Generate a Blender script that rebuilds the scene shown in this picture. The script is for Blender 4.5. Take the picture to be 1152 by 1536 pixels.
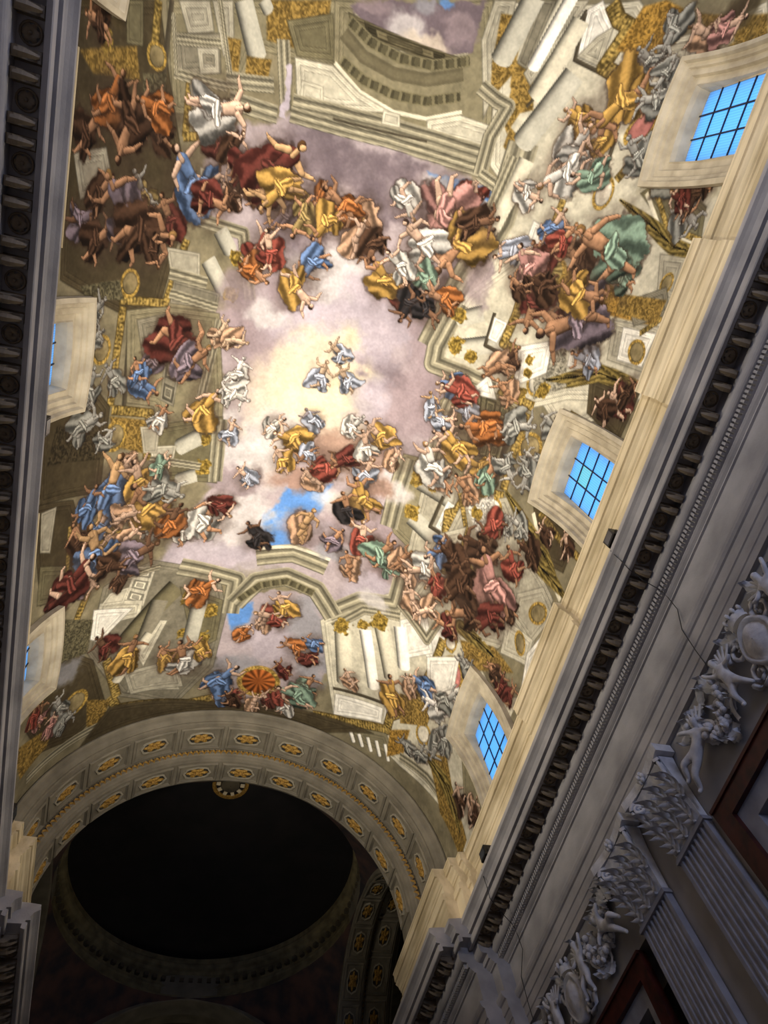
import bpy, bmesh, math, random
import numpy as np
from mathutils import Vector, Matrix

for o in list(bpy.data.objects):
    bpy.data.objects.remove(o)
SC = bpy.context.scene
COL = SC.collection
PI = math.pi
CZ = 1.7                      # eye height above the floor

# ------------------------------------------------------------------ camera
cam_d = bpy.data.cameras.new('camera')
cam = bpy.data.objects.new('camera', cam_d)
COL.objects.link(cam)
SC.camera = cam
cam_d.sensor_fit = 'HORIZONTAL'
cam_d.sensor_width = 36.0
cam_d.lens = 1017.8 / 1152.0 * 36.0
cam_d.clip_end = 300
rot = Matrix(((0.960562, -0.184525, -0.208017), (-0.247213, -0.909192, -0.335046), (-0.127303, 0.373257, -0.918952)))
cam.matrix_world = Matrix.Translation((-2.457, 0, CZ)) @ rot.to_4x4()

# ------------------------------------------------------------------ world, exposure
W = bpy.data.worlds.new('sky')
SC.world = W
W.use_nodes = True
bg = W.node_tree.nodes['Background']
bg.inputs[0].default_value = (0.10, 0.43, 1.0, 1)
bg.inputs[1].default_value = 2.3
SC.view_settings.view_transform = 'Standard'
SC.view_settings.look = 'None'
SC.view_settings.gamma = 1
SC.view_settings.exposure = 0.0
SC.view_settings.use_curve_mapping = False

def area(name, loc, target, sx, sy, power, col, spread=180):
    d = bpy.data.lights.new(name, 'AREA')
    d.shape = 'RECTANGLE'
    d.size = sx
    d.size_y = sy
    d.energy = power
    d.color = col
    d.spread = math.radians(spread)
    o = bpy.data.objects.new(name, d)
    COL.objects.link(o)
    o.location = loc
    o.rotation_euler = (Vector(target) - Vector(loc)).to_track_quat('-Z', 'Y').to_euler()
    return o

# daylight entering by the big facade window behind the viewer
area('facade_daylight', (0, -17.2, 12.5), (1.5, 12, 11), 6, 8, 1250, (0.6, 0.68, 1.0))
# weak unseen fill added beyond the crossing to brighten its ring and arches
area('crossing_fill', (0, 48.5, 9), (0, 36, 26), 5, 4, 170, (1.0, 0.9, 0.7))
WARM = (1.0, 0.89, 0.73)
FLOOD_Y = (-5.9, 4.9, 15.6)
FLOOD_POWER_RIGHT = 560     # lamps on the right cornice
FLOOD_POWER_LEFT = 960      # lamps on the left cornice

# ------------------------------------------------------------------ helpers
def lin(c):
    return tuple((v / 255 / 12.92 if v / 255 <= 0.04045 else ((v / 255 + 0.055) / 1.055) ** 2.4) for v in c)

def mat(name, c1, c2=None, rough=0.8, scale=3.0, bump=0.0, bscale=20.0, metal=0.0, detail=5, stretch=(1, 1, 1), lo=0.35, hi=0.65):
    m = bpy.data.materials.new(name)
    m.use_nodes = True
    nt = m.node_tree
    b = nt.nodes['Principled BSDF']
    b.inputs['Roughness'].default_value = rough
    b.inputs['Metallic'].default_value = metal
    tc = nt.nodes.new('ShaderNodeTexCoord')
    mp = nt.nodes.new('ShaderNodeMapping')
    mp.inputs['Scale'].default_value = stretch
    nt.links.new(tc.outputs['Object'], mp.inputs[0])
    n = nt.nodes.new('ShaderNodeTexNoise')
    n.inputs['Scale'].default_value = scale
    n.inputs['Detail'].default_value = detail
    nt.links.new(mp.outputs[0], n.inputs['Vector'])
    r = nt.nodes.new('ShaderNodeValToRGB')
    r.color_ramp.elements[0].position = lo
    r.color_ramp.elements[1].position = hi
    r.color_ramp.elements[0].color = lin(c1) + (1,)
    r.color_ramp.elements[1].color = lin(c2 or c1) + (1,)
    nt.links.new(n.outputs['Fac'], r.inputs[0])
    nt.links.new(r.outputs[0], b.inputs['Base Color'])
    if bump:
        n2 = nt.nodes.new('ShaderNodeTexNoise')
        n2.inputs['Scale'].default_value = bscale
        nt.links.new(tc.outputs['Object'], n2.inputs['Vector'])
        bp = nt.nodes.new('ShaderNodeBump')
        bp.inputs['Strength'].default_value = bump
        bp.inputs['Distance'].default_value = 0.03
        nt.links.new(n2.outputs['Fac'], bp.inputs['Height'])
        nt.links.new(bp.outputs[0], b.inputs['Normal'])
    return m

M = {}
M['cream'] = mat('cream_plaster', (178, 162, 128), (226, 211, 178), scale=1.6, stretch=(1.5, 0.25, 1), bump=0.15)
M['stone'] = mat('grey_travertine', (148, 146, 148), (178, 175, 176), scale=1.4, bump=0.15, stretch=(1, 0.6, 1))
M['corn_shade'] = mat('shaded_cornice_stone', (104, 92, 76), (134, 120, 100), scale=2.2, bump=0.2)  # entablature stone with the brown shade under the cornice put into its colour
M['stucco'] = mat('white_stucco', (186, 188, 198), (220, 222, 228), scale=4, bump=0.2)
M['pil'] = mat('grey_pilaster_stone', (132, 134, 146), (158, 160, 172), scale=2, bump=0.1)
M['arch'] = mat('grey_arch_stone', (104, 98, 84), (128, 121, 105), scale=1.2, bump=0.15)
M['archlt'] = mat('pale_arch_rim', (140, 133, 116), (164, 157, 138), scale=2.5)
M['archdk'] = mat('arch_recess_stone', (122, 116, 102), (150, 143, 126), scale=2.5, bump=0.1)
M['gold'] = mat('gilded_stucco', (126, 92, 34), (186, 148, 70), rough=0.6, scale=14, bump=0.6, bscale=30, metal=0.25)
M['red'] = mat('dark_red_marble', (48, 18, 16), (80, 34, 28), rough=0.4, scale=4)
M['niche'] = mat('dark_niche_marble', (42, 42, 40), (70, 68, 62), rough=0.5, scale=3)
M['wall'] = mat('plain_wall', (140, 138, 138), (162, 160, 160), scale=1.0)
M['floor'] = mat('marble_floor', (120, 112, 104), (160, 150, 140), rough=0.4, scale=1.0)
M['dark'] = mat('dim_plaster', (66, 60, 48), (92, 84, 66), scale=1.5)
M['black'] = mat('black_metal', (16, 16, 18), (24, 24, 26), rough=0.5)
M['winframe'] = mat('window_stucco', (158, 148, 128), (190, 180, 158), scale=1.5, bump=0.15)
M['iron'] = mat('iron_bar', (20, 24, 38), (26, 30, 46), rough=0.6)
M['glassblk'] = mat('lamp_glass', (60, 62, 66), (80, 82, 86), rough=0.15)

# frosted, finely ribbed panes lit by the sky outside
def pane_mat(name, c):
    m = bpy.data.materials.new(name)
    m.use_nodes = True
    nt = m.node_tree
    nt.nodes.remove(nt.nodes['Principled BSDF'])
    out = nt.nodes['Material Output']
    tr = nt.nodes.new('ShaderNodeBsdfTranslucent')
    gl = nt.nodes.new('ShaderNodeBsdfGlossy')
    gl.inputs['Roughness'].default_value = 0.35
    mx = nt.nodes.new('ShaderNodeMixShader')
    mx.inputs[0].default_value = 0.06
    tc = nt.nodes.new('ShaderNodeTexCoord')
    wv = nt.nodes.new('ShaderNodeTexWave')
    wv.bands_direction = 'Y'
    wv.inputs['Scale'].default_value = 4.2
    wv.inputs['Distortion'].default_value = 0.3
    nt.links.new(tc.outputs['Object'], wv.inputs['Vector'])
    rp = nt.nodes.new('ShaderNodeValToRGB')
    rp.color_ramp.elements[0].color = tuple(v * 0.82 for v in c) + (1,)
    rp.color_ramp.elements[1].color = c + (1,)
    nt.links.new(wv.outputs['Fac'], rp.inputs[0])
    nt.links.new(rp.outputs[0], tr.inputs['Color'])
    nt.links.new(tr.outputs[0], mx.inputs[1])
    nt.links.new(gl.outputs[0], mx.inputs[2])
    nt.links.new(mx.outputs[0], out.inputs['Surface'])
    return m

M['pane'] = pane_mat('ribbed_blue_pane', (0.92, 0.95, 1.0))
M['pane2'] = pane_mat('pale_pane', (1.0, 1.0, 0.75))

def link(o, parent=None):
    COL.objects.link(o)
    if parent is not None:
        o.parent = parent
    return o

def obj(name, me, m=None, parent=None, loc=None):
    o = bpy.data.objects.new(name, me)
    if m is not None and not me.materials:
        me.materials.append(M[m] if isinstance(m, str) else m)
    if loc:
        o.location = loc
    return link(o, parent)

def empty(name, loc=(0, 0, 0), rz=0):
    o = bpy.data.objects.new(name, None)
    o.location = loc
    o.rotation_euler = (0, 0, rz)
    return link(o)

def tag(o, label=None, cat=None, group=None, kind=None):
    if label: o['label'] = label
    if cat: o['category'] = cat
    if group: o['group'] = group
    if kind: o['kind'] = kind
    return o

def copy_tree(o, parent=None):
    c = o.copy()
    COL.objects.link(c)
    c.parent = parent
    for ch in list(o.children):
        copy_tree(ch, c)
    return c

def mesh_from(verts, faces, name='mesh', smooth=False):
    me = bpy.data.meshes.new(name)
    me.from_pydata([tuple(v) for v in verts], [], faces)
    bm = bmesh.new()
    bm.from_mesh(me)
    bmesh.ops.recalc_face_normals(bm, faces=bm.faces)
    bm.to_mesh(me)
    bm.free()
    if smooth:
        for p in me.polygons:
            p.use_smooth = True
    return me

class MB:
    def __init__(s):
        s.v = []
        s.f = []
    def add(s, v, f):
        n = len(s.v)
        s.v += [tuple(p) for p in v]
        s.f += [tuple(i + n for i in q) for q in f]
    def box(s, x0, x1, y0, y1, z0, z1):
        v = [(x, y, z) for x in (x0, x1) for y in (y0, y1) for z in (z0, z1)]
        s.add(v, [(0, 1, 3, 2), (4, 6, 7, 5), (0, 4, 5, 1), (2, 3, 7, 6), (0, 2, 6, 4), (1, 5, 7, 3)])
    def prism(s, prof, y0, y1, mir=1):
        """closed (x,z) outline extruded along the nave"""
        n = len(prof)
        v = [(mir * x, y, z) for y in (y0, y1) for x, z in prof]
        f = [(i, (i + 1) % n, n + (i + 1) % n, n + i) for i in range(n)]
        s.add(v, f + [tuple(range(n)), tuple(range(n, 2 * n))])
    def prism_x(s, prof, x0, x1):
        n = len(prof)
        v = [(x, y, z) for x in (x0, x1) for y, z in prof]
        f = [(i, (i + 1) % n, n + (i + 1) % n, n + i) for i in range(n)]
        s.add(v, f + [tuple(range(n)), tuple(range(n, 2 * n))])
    def grid(s, rows, close=False):
        """rows of points joined into quads"""
        n = len(rows[0])
        v = [p for r in rows for p in r]
        f = []
        for i in range(len(rows) - 1):
            for j in range(n if close else n - 1):
                a = i * n + j
                b = i * n + (j + 1) % n
                f.append((a, b, b + n, a + n))
        s.add(v, f)
    def tube(s, pts, r, k=6):
        rows = []
        pts = [Vector(p) for p in pts]
        for i, p in enumerate(pts):
            t = (pts[min(i + 1, len(pts) - 1)] - pts[max(i - 1, 0)]).normalized()
            a = t.orthogonal().normalized()
            b = t.cross(a)
            rr = r[i] if isinstance(r, (list, tuple)) else r
            rows.append([p + (a * math.cos(q * 2 * PI / k) + b * math.sin(q * 2 * PI / k)) * rr for q in range(k)])
        s.grid(rows, True)
        s.f.append(tuple(range(len(s.v) - k, len(s.v))))
        n0 = len(s.v) - k * len(rows)
        s.f.append(tuple(range(n0, n0 + k)))
    def lathe(s, prof, k=12, axis=(0, 0, 1), at=(0, 0, 0)):
        rows = []
        ax = Vector(axis).normalized()
        a = ax.orthogonal().normalized()
        b = ax.cross(a)
        for r, h in prof:
            rows.append([Vector(at) + ax * h + (a * math.cos(q * 2 * PI / k) + b * math.sin(q * 2 * PI / k)) * r for q in range(k)])
        s.grid(rows, True)
    def ell(s, c, rx, ry, rz, k=8, m=5):
        rows = []
        for i in range(m + 1):
            t = -PI / 2 + PI * i / m
            rr = max(math.cos(t), 0.02)
            rows.append([(c[0] + rx * rr * math.cos(2 * PI * q / k), c[1] + ry * rr * math.sin(2 * PI * q / k), c[2] + rz * math.sin(t)) for q in range(k)])
        s.grid(rows, True)
    def mesh(s, name, smooth=False):
        return mesh_from(s.v, s.f, name, smooth)
    def build(s, name, m, parent=None, smooth=False, loc=None):
        return obj(name, s.mesh(name, smooth), m, parent, loc)
# the vault painting, in centimetres along the vault curve and along the nave
PAINT = [
('P','lav',(-323,-401,-21,-405,477,-341,547,-320,478,-191,372,277,445,378,778,381,680,634,449,749,478,1399,252,1586,-14,1367,-111,1331,-354,1475,-562,1373,-350,972,-379,648,-496,328,-326,274,-479,32,-636,-31,-598,-245,-388,-350),'cloud',27),
('K','pur',(-223,-292),138,103),
('K','pur',(-43,-286),164,94),
('K','pur',(-249,-58),144,120),
('K','pur',(35,-179),108,96),
('K','pur',(181,-217),120,84),
('K','mau',(224,-251),143,96),
('K','pur',(449,61),115,128),
('K','mau',(429,274),159,186),
('K','mau',(373,483),124,165),
('K','mau',(-258,416),158,158),
('K','mau',(-382,334),128,103),
('K','lil',(-42,161),281,153),
('K','lil',(-148,289),181,130),
('K','wht',(-103,125),151,88),
('K','mau',(238,194),156,117),
('K','pur',(212,417),136,108),
('K','lil',(147,271),158,158),
('K','crm',(-136,612),207,220),
('K','glo',(-20,503),204,231),
('K','glo',(-29,590),166,166),
('K','glw',(27,464),122,149),
('K','glw',(-63,626),83,83),
('K','crm',(-184,793),170,128),
('K','wht',(268,749),202,144),
('K','crm',(110,703),170,85),
('K','wht',(-135,755),170,113),
('K','lil',(-279,893),172,115),
('K','wht',(-245,919),173,144),
('K','wht',(-387,759),111,111),
('K','mau',(328,641),113,142),
('K','mau',(366,457),110,110),
('P','blu',(200,-338,487,-343,538,-314,512,-210,427,-227,297,-268),'cloud',16),
('K','wht',(248,-303),71,33),
('K','wht',(464,-277),53,17),
('K','pur',(230,-229),108,72),
('K','pur',(438,-61),100,100),
('P','blu',(-133,1138,-29,994,132,925,106,1075,12,1194,42,1271,-106,1280),'cloud',22),
('P','blu',(-58,999,76,939,149,1000,5,1163,-62,1274,-126,1217),'cloud',22),
('K','wht',(181,1007),135,66),
('K','crm',(255,1000),120,75),
('K','brn',(157,780),202,101),
('K','brn',(-42,934),161,65),
('K','mau',(127,1168),169,86),
('K','lil',(62,1150),122,61),
('K','mau',(349,1065),153,137),
('K','mau',(493,1238),142,110),
('K','lil',(429,1368),145,96),
('K','wht',(-306,1232),182,115),
('K','lil',(-375,1343),170,93),
('K','wht',(-207,1130),150,90),
('K','lil',(-166,1354),141,88),
('K','wht',(-195,883),130,86),
('K','mau',(-291,983),117,73),
('P','blu',(419,976,495,994,487,1045,441,1031),'cloud',8),
('P','blu',(-453,1371,-332,1393,-332,1426,-453,1412),'flat',8),
('P','lav',(-217,1614,-106,1519,39,1478,165,1482,278,1625,315,1854,231,2091,-103,2161,-199,1961,-251,1775),'cloud',14),
('P','blu',(-211,1614,-97,1570,-93,1677,-178,1720),'cloud',22),
('K','gry',(-128,1921),120,76),
('K','gry',(145,1613),116,132),
('K','lil',(0,1756),135,101),
('K','gry',(244,1843),86,121),
('P','ol2',(-516,-654,-245,-758,-214,-581,-356,-547,-489,-525,-556,-298,-758,-256,-837,-526),'stone',8),
('P','och',(-482,-668,-263,-752,-253,-638,-290,-586,-459,-565),'gold',11),
('P','olv',(-402,-643,-248,-719,-204,-590,-345,-557),'stone',8),
('P','st',(-792,-544,-679,-589,-647,-517,-742,-474),'stone',8),
('P','st',(-672,-592,-597,-622,-562,-480,-603,-465),'stone',8),
('P','sd',(-792,-460,-627,-521,-601,-419,-756,-358),'stone',8),
('B','m4',(-789,-447,-617,-495),29),
('P','st',(-704,-456,-624,-482,-606,-417,-678,-389),'stone',8),
('P','sd',(-677,-448,-635,-459,-629,-432,-669,-422),'stone',8),
('C','cg',(-562,-636,-486,-513),72),
('C','cg',(-493,-664,-472,-646),45),
('P','och',(-520,-497,-429,-518,-432,-461,-515,-445),'gold',8),
('P','och',(-602,-521,-548,-532,-540,-444,-574,-438),'gold',8),
('B','m4',(-578,-408,-409,-449),48),
('B','m4',(-555,-357,-379,-369),58),
('B','m4',(-402,-586,-347,-394),49),
('P','lil',(-367,-529,-348,-536,-347,-373,-372,-371),'cloud',8),
('P','ol2',(-252,-756,278,-907,318,-795,422,-409,-21,-405,-331,-392,-357,-533,-212,-571),'stone',8),
('P','pur',(-200,-774,256,-902,244,-743,124,-699,4,-689,-99,-709,-168,-742),'cloud',11),
('K','wht',(11,-753),75,55),
('K','crm',(90,-733),97,34),
('K','mau',(-117,-779),59,29),
('K','gry',(63,-827),53,29),
('K','blu',(123,-869),34,17),
('K','mau',(189,-808),60,55),
('B','m4',(-181,-726,-95,-694,9,-672,129,-679,244,-719),43),
('Q','ol3',(-173,-695,226,-683,215,-720,-199,-740),1,1),
('B','cf',(-189,-719,-104,-683,10,-666,130,-675,250,-716),37),
('B','olv',(-198,-677,-116,-633,-1,-615,119,-626,239,-672),44),
('B','cf',(-189,-599,-99,-565,16,-552,137,-563,249,-604),36),
('B','lt',(-208,-583,-102,-527,29,-500,152,-510,268,-558),14),
('P','sl',(-352,-554,-213,-575,-101,-523,31,-496,-182,-445,-318,-434),'stone',8),
('P','sl',(153,-506,265,-549,399,-537,398,-445,167,-454),'stone',8),
('P','sl',(-314,-497,-233,-503,-222,-454,-307,-442),'stone',8),
('P','st',(262,-476,351,-473,355,-418,272,-423),'stone',8),
('B','m4',(-327,-421,-181,-439,17,-453,193,-454,412,-441),59),
('B','m4',(-330,-385,-170,-395,28,-407,207,-403,389,-392),50),
('B','dk',(-176,-419,171,-440),9),
('P','sl',(-7,-496,55,-498,66,-457,-3,-452),'stone',8),
('P','sl',(282,-908,775,-946,917,-830,1256,-875,1717,-184,1376,186,1036,396,489,101,542,-319,422,-409,318,-795),'stone',8),
('P','st',(282,-908,356,-920,368,-659,352,-550,272,-786),'stone',8),
('P','och',(316,-874,405,-879,413,-709,357,-615,330,-725),'gold',8),
('P','och',(400,-748,472,-748,502,-660,462,-633,414,-667),'gold',8),
('C','cg',(412,-928,358,-745),74),
('C','sl',(518,-959,461,-746),43),
('P','st',(469,-758,547,-942,603,-945,484,-678,447,-714),'stone',8),
('C','sl',(598,-879,515,-657),71),
('C','cg',(626,-724,516,-510),82),
('C','sl',(659,-919,616,-802),21),
('P','och',(419,-689,506,-650,519,-610,475,-593,448,-524,426,-553),'gold',8),
('P','och',(453,-547,533,-495,572,-458,499,-446,449,-481),'gold',8),
('P','wh',(602,-917,649,-947,679,-910,715,-877,710,-755,616,-783),'stone',8),
('P','st',(715,-877,710,-755,616,-783,665,-844),'stone',8),
('B','dk',(601,-907,613,-773,721,-740),15),
('B','m4',(314,-649,380,-619,426,-606,392,-503,393,-377),54),
('B','m4',(393,-377,466,-350,538,-330),47),
('B','m4',(518,-503,514,-245,434,14,382,261),116),
('B','lt',(547,-320,453,-15),15),
('B','gb',(682,-938,723,-892,770,-873,721,-759,881,-694,956,-665),51),
('P','gob',(794,-927,869,-940,982,-894,950,-810,845,-779,749,-808),'gold',11),
('P','st',(889,-814,1016,-821,1036,-732,969,-664),'stone',8),
('P','och',(1006,-891,1277,-840,1335,-751,1112,-775),'gold',11),
('K','dkb',(1165,-857),83,62),
('K','st',(1146,-804),54,29),
('B','gb',(978,-618,946,-493,907,-431),32),
('B','gb',(728,-349,718,-237,703,-166),29),
('B','dk',(848,-568,852,-437),18),
('P','sl',(467,31,626,-151,896,27,1057,38,1206,-51,1335,-124,1371,-52,1376,186,1014,281,773,409,424,357,372,277),'stone',8),
('B','m4',(452,73,408,253,413,319,562,329,687,344),80),
('C','cg',(554,84,469,127),62),
('C','cg',(656,172,502,232),69),
('G','gd',(459,114),33),
('G','gd',(484,232),37),
('G','gd',(552,252),26),
('B','dk',(598,73,599,195,699,210),16),
('P','wh',(602,85,663,94,642,175,602,168),'stone',8),
('B','gb',(681,-115,685,52,669,168,781,188,757,283,724,345,878,348),39),
('P','ol2',(566,341,737,354,807,371,813,723,673,753,553,682,481,450),'stone',8),
('Q','olv',(587,362,792,376,795,590,666,640),3,3),
('B','m4',(544,321,513,552,521,783),67),
('B','dk',(817,373,815,555,828,717),28),
('B','gb',(859,380,858,539,868,686),39),
('P','ol2',(392,709,511,697,587,788,557,1112,444,1062,391,986),'stone',8),
('B','m4',(417,724,410,885,415,1041),83),
('P','st',(505,729,693,716,700,830,643,1168,527,1125),'stone',8),
('C','cg',(495,799,637,821),77),
('C','cg',(501,960,617,1005),79),
('G','gd',(483,791),38),
('G','gd',(498,939),39),
('G','gd',(558,799),26),
('B','dk',(614,822,595,967,648,975),18),
('P','wh',(638,827,710,841,663,968,616,959),'stone',8),
('B','gb',(726,717,719,837,656,879,667,951,711,767),39),
('B','gb',(706,754,799,729,878,709),41),
('P','st',(700,830,893,703,1081,850,1320,909,1297,1171,933,1327,589,1328,643,1168),'stone',8),
('P','gob',(732,-126,904,-156,1117,-91,1305,-64,1314,-25,1027,-22,850,-10),'gold',11),
('P','sl',(221,1590,571,1270,933,1327,1355,1158,1331,1439,1409,2014,809,2097,402,2069,315,1854),'stone',8),
('B','m4',(249,1544,378,1425,541,1379,538,1218),84),
('B','m4',(289,1602,405,1466,581,1418),46),
('C','sl',(336,1603,410,1858),83),
('C','sl',(512,1505,625,1714),82),
('C','wh',(439,1558,553,1812),62),
('G','gd',(329,1587),43),
('G','gd',(495,1485),46),
('G','gd',(424,1540),30),
('P','wh',(381,1941,632,1886,645,1965,399,2059),'stone',8),
('P','wh',(635,1869,688,1849,705,1925,658,1968),'stone',8),
('B','dk',(365,1918,625,1863,627,1806,700,1789),17),
('B','gb',(303,2103,474,2063,682,1979,678,1905,757,1812),50),
('P','ol2',(480,2088,687,1995,758,2079,586,2123),'stone',8),
('C','wh',(502,2099,534,2145),22),
('C','wh',(549,2091,583,2141),22),
('C','wh',(597,2080,634,2135),22),
('C','wh',(645,2067,685,2127),22),
('C','wh',(694,2053,736,2116),22),
('P','gob',(698,1967,799,1893,804,2023,724,2105),'gold',11),
('B','m4',(792,2052,968,2016,1143,2015,1308,2021),46),
('P','och',(926,1922,1040,1841,1169,1953,1356,1969,1363,2066,1118,2078),'gold',11),
('P','ol2',(1081,1717,1092,1640,1542,1640,1445,1871,1215,1872),'stone',8),
('P','wh',(676,1487,772,1329,867,1370,813,1541),'stone',8),
('Q','st',(627,1404,684,1379,719,1479,660,1496),1,2),
('B','gb',(819,1400,813,1541,778,1779),47),
('G','gd',(857,1393),39),
('B','gb',(682,779,767,920,766,1012),24),
('P','ol2',(1139,1190,1355,1158,1394,1271,1173,1411,1048,1377),'stone',8),
('P','och',(900,1348,1081,1260,1246,1264,985,1438),'gold',11),
('P','st',(1103,1007,1232,905,1360,938,1286,1121,1136,1103),'stone',8),
('E','go',(1259,999),39,59,60),
('P','st',(1095,-13,1332,-28,1338,112,1131,112),'stone',8),
('P','wh',(1151,-1,1327,-7,1316,99,1177,102),'stone',8),
('E','go',(1261,60),48,34,20),
('P','st',(1196,-230,1331,-227,1348,-107,1250,-117),'stone',8),
('E','go',(1281,-149),30,30,0),
('P','dkb',(1076,170,1362,169,1347,343,1127,295),'stone',8),
('P','dkb',(1033,682,1312,634,1319,806,1144,845),'stone',8),
('B','gb',(1050,319,1229,334,1391,341),25),
('B','gb',(1076,689,1228,723,1439,719),30),
('B','lt',(1044,704,1192,846,1361,886),19),
('P','olv',(1018,-397,1098,-457,1335,-361,1379,-255,1193,-288),'stone',8),
('B','gb',(1086,-399,1182,-306,1405,-264),19),
('B','lt',(1045,-398,1157,-296,1381,-251),14),
('B','pal',(888,691,1034,763,1345,869),59),
('B','pal',(1014,800,1174,856,1400,863),62),
('B','pal',(1430,-229,1246,-252,947,-373),49),
('B','pal',(932,1936,1100,1948,1291,2004),75),
('B','pal',(-1196,897,-1019,867,-894,844),57),
('B','pal',(-1192,920,-978,925,-881,933),57),
('B','pal',(-1222,1957,-1055,1971,-948,1951),73),
('B','pal',(964,247,1122,158,1341,142),53),
('B','pal',(-1176,-273,-1050,-300,-916,-366),43),
('B','pal',(-1165,161,-1023,208,-906,179),49),
('B','pal',(1000,1283,878,1297,1100,1293),65),
('E','shl',(755,-118),74,54,0),
('E','shl',(740,1119),68,81,0),
('E','shl',(-720,-123),36,41,0),
('E','shl',(-807,1133),65,88,0),
('E','shl',(-820,-70),68,79,0),
('P','dkb',(-1274,-373,-862,-516,-787,-339,-649,-28,-710,330,-876,363,-1183,268,-1214,-98),'stone',8),
('P','olv',(-993,-467,-926,-492,-906,-386,-974,-371),'stone',8),
('B','gb',(-867,-514,-861,-401),33),
('B','dk',(-817,-534,-813,-331),21),
('B','gb',(-712,-363,-701,-206),29),
('B','gb',(-708,-204,-633,-225),29),
('B','gb',(-640,98,-690,317,-883,321),32),
('P','och',(-1181,-294,-932,-377,-904,-302,-1106,-261),'gold',11),
('G','gd',(-1060,-352),30),
('E','go',(-849,-380),38,34,0),
('E','go',(-848,266),39,44,0),
('B','gb',(-865,341,-870,494,-872,678),36),
('B','dk',(-830,361,-809,683),21),
('P','ol2',(-849,351,-682,327,-465,323,-392,649,-347,987,-585,930,-680,688,-799,671),'stone',8),
('P','st',(-716,133,-580,131,-564,220,-689,205),'stone',8),
('B','m4',(-688,215,-536,227),44),
('B','m4',(-600,25,-426,31,-357,255),48),
('C','cg',(-517,40,-467,98),58),
('C','cg',(-545,147,-467,239),60),
('G','gd',(-437,115),29),
('G','gd',(-439,246),30),
('G','gd',(-523,272),22),
('P','sd',(-800,381,-679,350,-616,561,-748,529),'stone',8),
('Q','sd',(-665,348,-580,363,-595,688,-656,663),1,4),
('B','m4',(-460,347,-488,657),38),
('B','gb',(-861,691,-691,713,-677,896),38),
('P','och',(-867,714,-707,738,-696,868,-835,828),'gold',11),
('E','go',(-834,790),49,55,0),
('P','olv',(-683,765,-381,716,-359,1002,-620,983),'stone',8),
('B','m4',(-392,731,-369,994),64),
('C','cg',(-463,805,-541,848),73),
('C','cg',(-451,966,-524,988),63),
('G','gd',(-439,818),28),
('G','gd',(-428,931),34),
('P','sl',(-671,844,-556,842,-561,903,-654,898),'stone',8),
('P','dkb',(-1236,524,-999,554,-872,678,-872,999,-1187,956),'stone',8),
('P','dkb',(-1231,940,-1001,992,-817,1399,-1132,1345),'stone',8),
('P','st',(-1175,983,-1088,990,-1101,1156,-1162,1130),'stone',8),
('P','sd',(-801,1405,-582,1339,-273,1427,-208,1631,-221,1923,-376,2134,-646,1996,-844,1691),'stone',8),
('Q','sl',(-654,1355,-562,1373,-596,1556,-695,1498),1,3),
('P','sl',(-680,1503,-601,1523,-605,1603,-824,1591,-807,1477),'stone',8),
('P','wh',(-836,1496,-642,1551,-782,1671,-835,1633),'stone',8),
('C','olv',(-457,1483,-653,1703),98),
('C','sd',(-523,1539,-601,1855),80),
('P','sl',(-592,1806,-508,1641,-471,1648,-553,1870),'stone',8),
('P','st',(-613,1886,-409,1904,-358,2042,-615,1990),'stone',8),
('B','m4',(-457,1386,-193,1457,-193,1631),83),
('P','olv',(-442,1485,-235,1562,-230,1775,-326,1843),'stone',8),
('G','gd',(-388,1540),38),
('G','gd',(-287,1614),39),
('G','gd',(-390,1729),30),
('G','gd',(-285,1755),30),
('B','m4',(-181,1578,-103,1456,25,1411,172,1444,277,1552),96),
('B','cf',(-166,1559,-84,1474,30,1434,161,1465),38),
('B','m4',(-126,1333,31,1290,191,1317),94),
('B','lt',(-133,1294,25,1258,198,1281),16),
('P','st',(-646,1874,-399,1870,-345,2025,-597,2004),'stone',8),
('B','gb',(-696,1974,-654,2053,-315,2125,-162,2096),49),
('B','gb',(-738,1770,-662,1989),45),
('P','dkb',(-1113,1489,-805,1741,-706,2022,-860,2109,-1046,2042,-1146,1870),'stone',8),
('P','och',(-814,1933,-694,1993,-724,2137,-797,2079),'gold',11),
('P','och',(-1230,1889,-982,1960,-1010,2038,-1164,2071),'gold',11),
('K','gry',(-939,1735),94,67),
('E','go',(-876,1914),62,55,0),
('E','pnk',(-933,1563),65,46,20),
('B','gb',(-867,1382,-916,1506),38),
('B','m4',(-1117,2112,-860,2109,-727,2110),43),
('P','dkb',(-689,2030,-155,2135,370,2085,621,2041,359,2192,-148,2179,-559,2176,-819,2170),'stone',16),
('E','pnk',(934,-586),62,44,-50),
('E','pnk',(915,1522),74,88,0),
('E','go',(1139,1534),4,4,0),
('E','wm',(850,770),41,41,0),
('E','wm',(859,266),43,45,0),
('E','go',(924,493),56,56,0),
('E','wm',(874,1857),43,50,0),
('E','wm',(860,1391),33,33,0),
('E','wm',(873,-387),37,51,0),
('E','go',(-942,482),41,47,0),
('E','shd',(5,1991),98,84,0),
('P','sd',(439,-932,490,-937,456,-725,415,-740),'stone',8),
('C','wh',(539,-951,476,-738),48),
('B','dk',(602,-917,502,-660),11),
('B','dk',(580,-750,492,-617),11),
('C','sl',(594,-888,518,-658),66),
('C','cg',(628,-730,518,-510),86),
('C','cg',(413,-938,360,-745),78),
('P','wh',(856,-608,776,-461,741,-351,695,-367,761,-563),'stone',8),
('P','wh',(639,-269,743,-241,719,-123,629,-105),'stone',8),
('C','sl',(548,-454,496,-218),63),
('B','m4',(496,-456,453,-185),44),
('P','wh',(582,390,652,289,714,375),'stone',8),
('P','st',(795,147,934,112,993,239,868,326),'gold',8),
('P','wh',(727,165,868,104,887,220,765,306),'stone',8),
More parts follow.
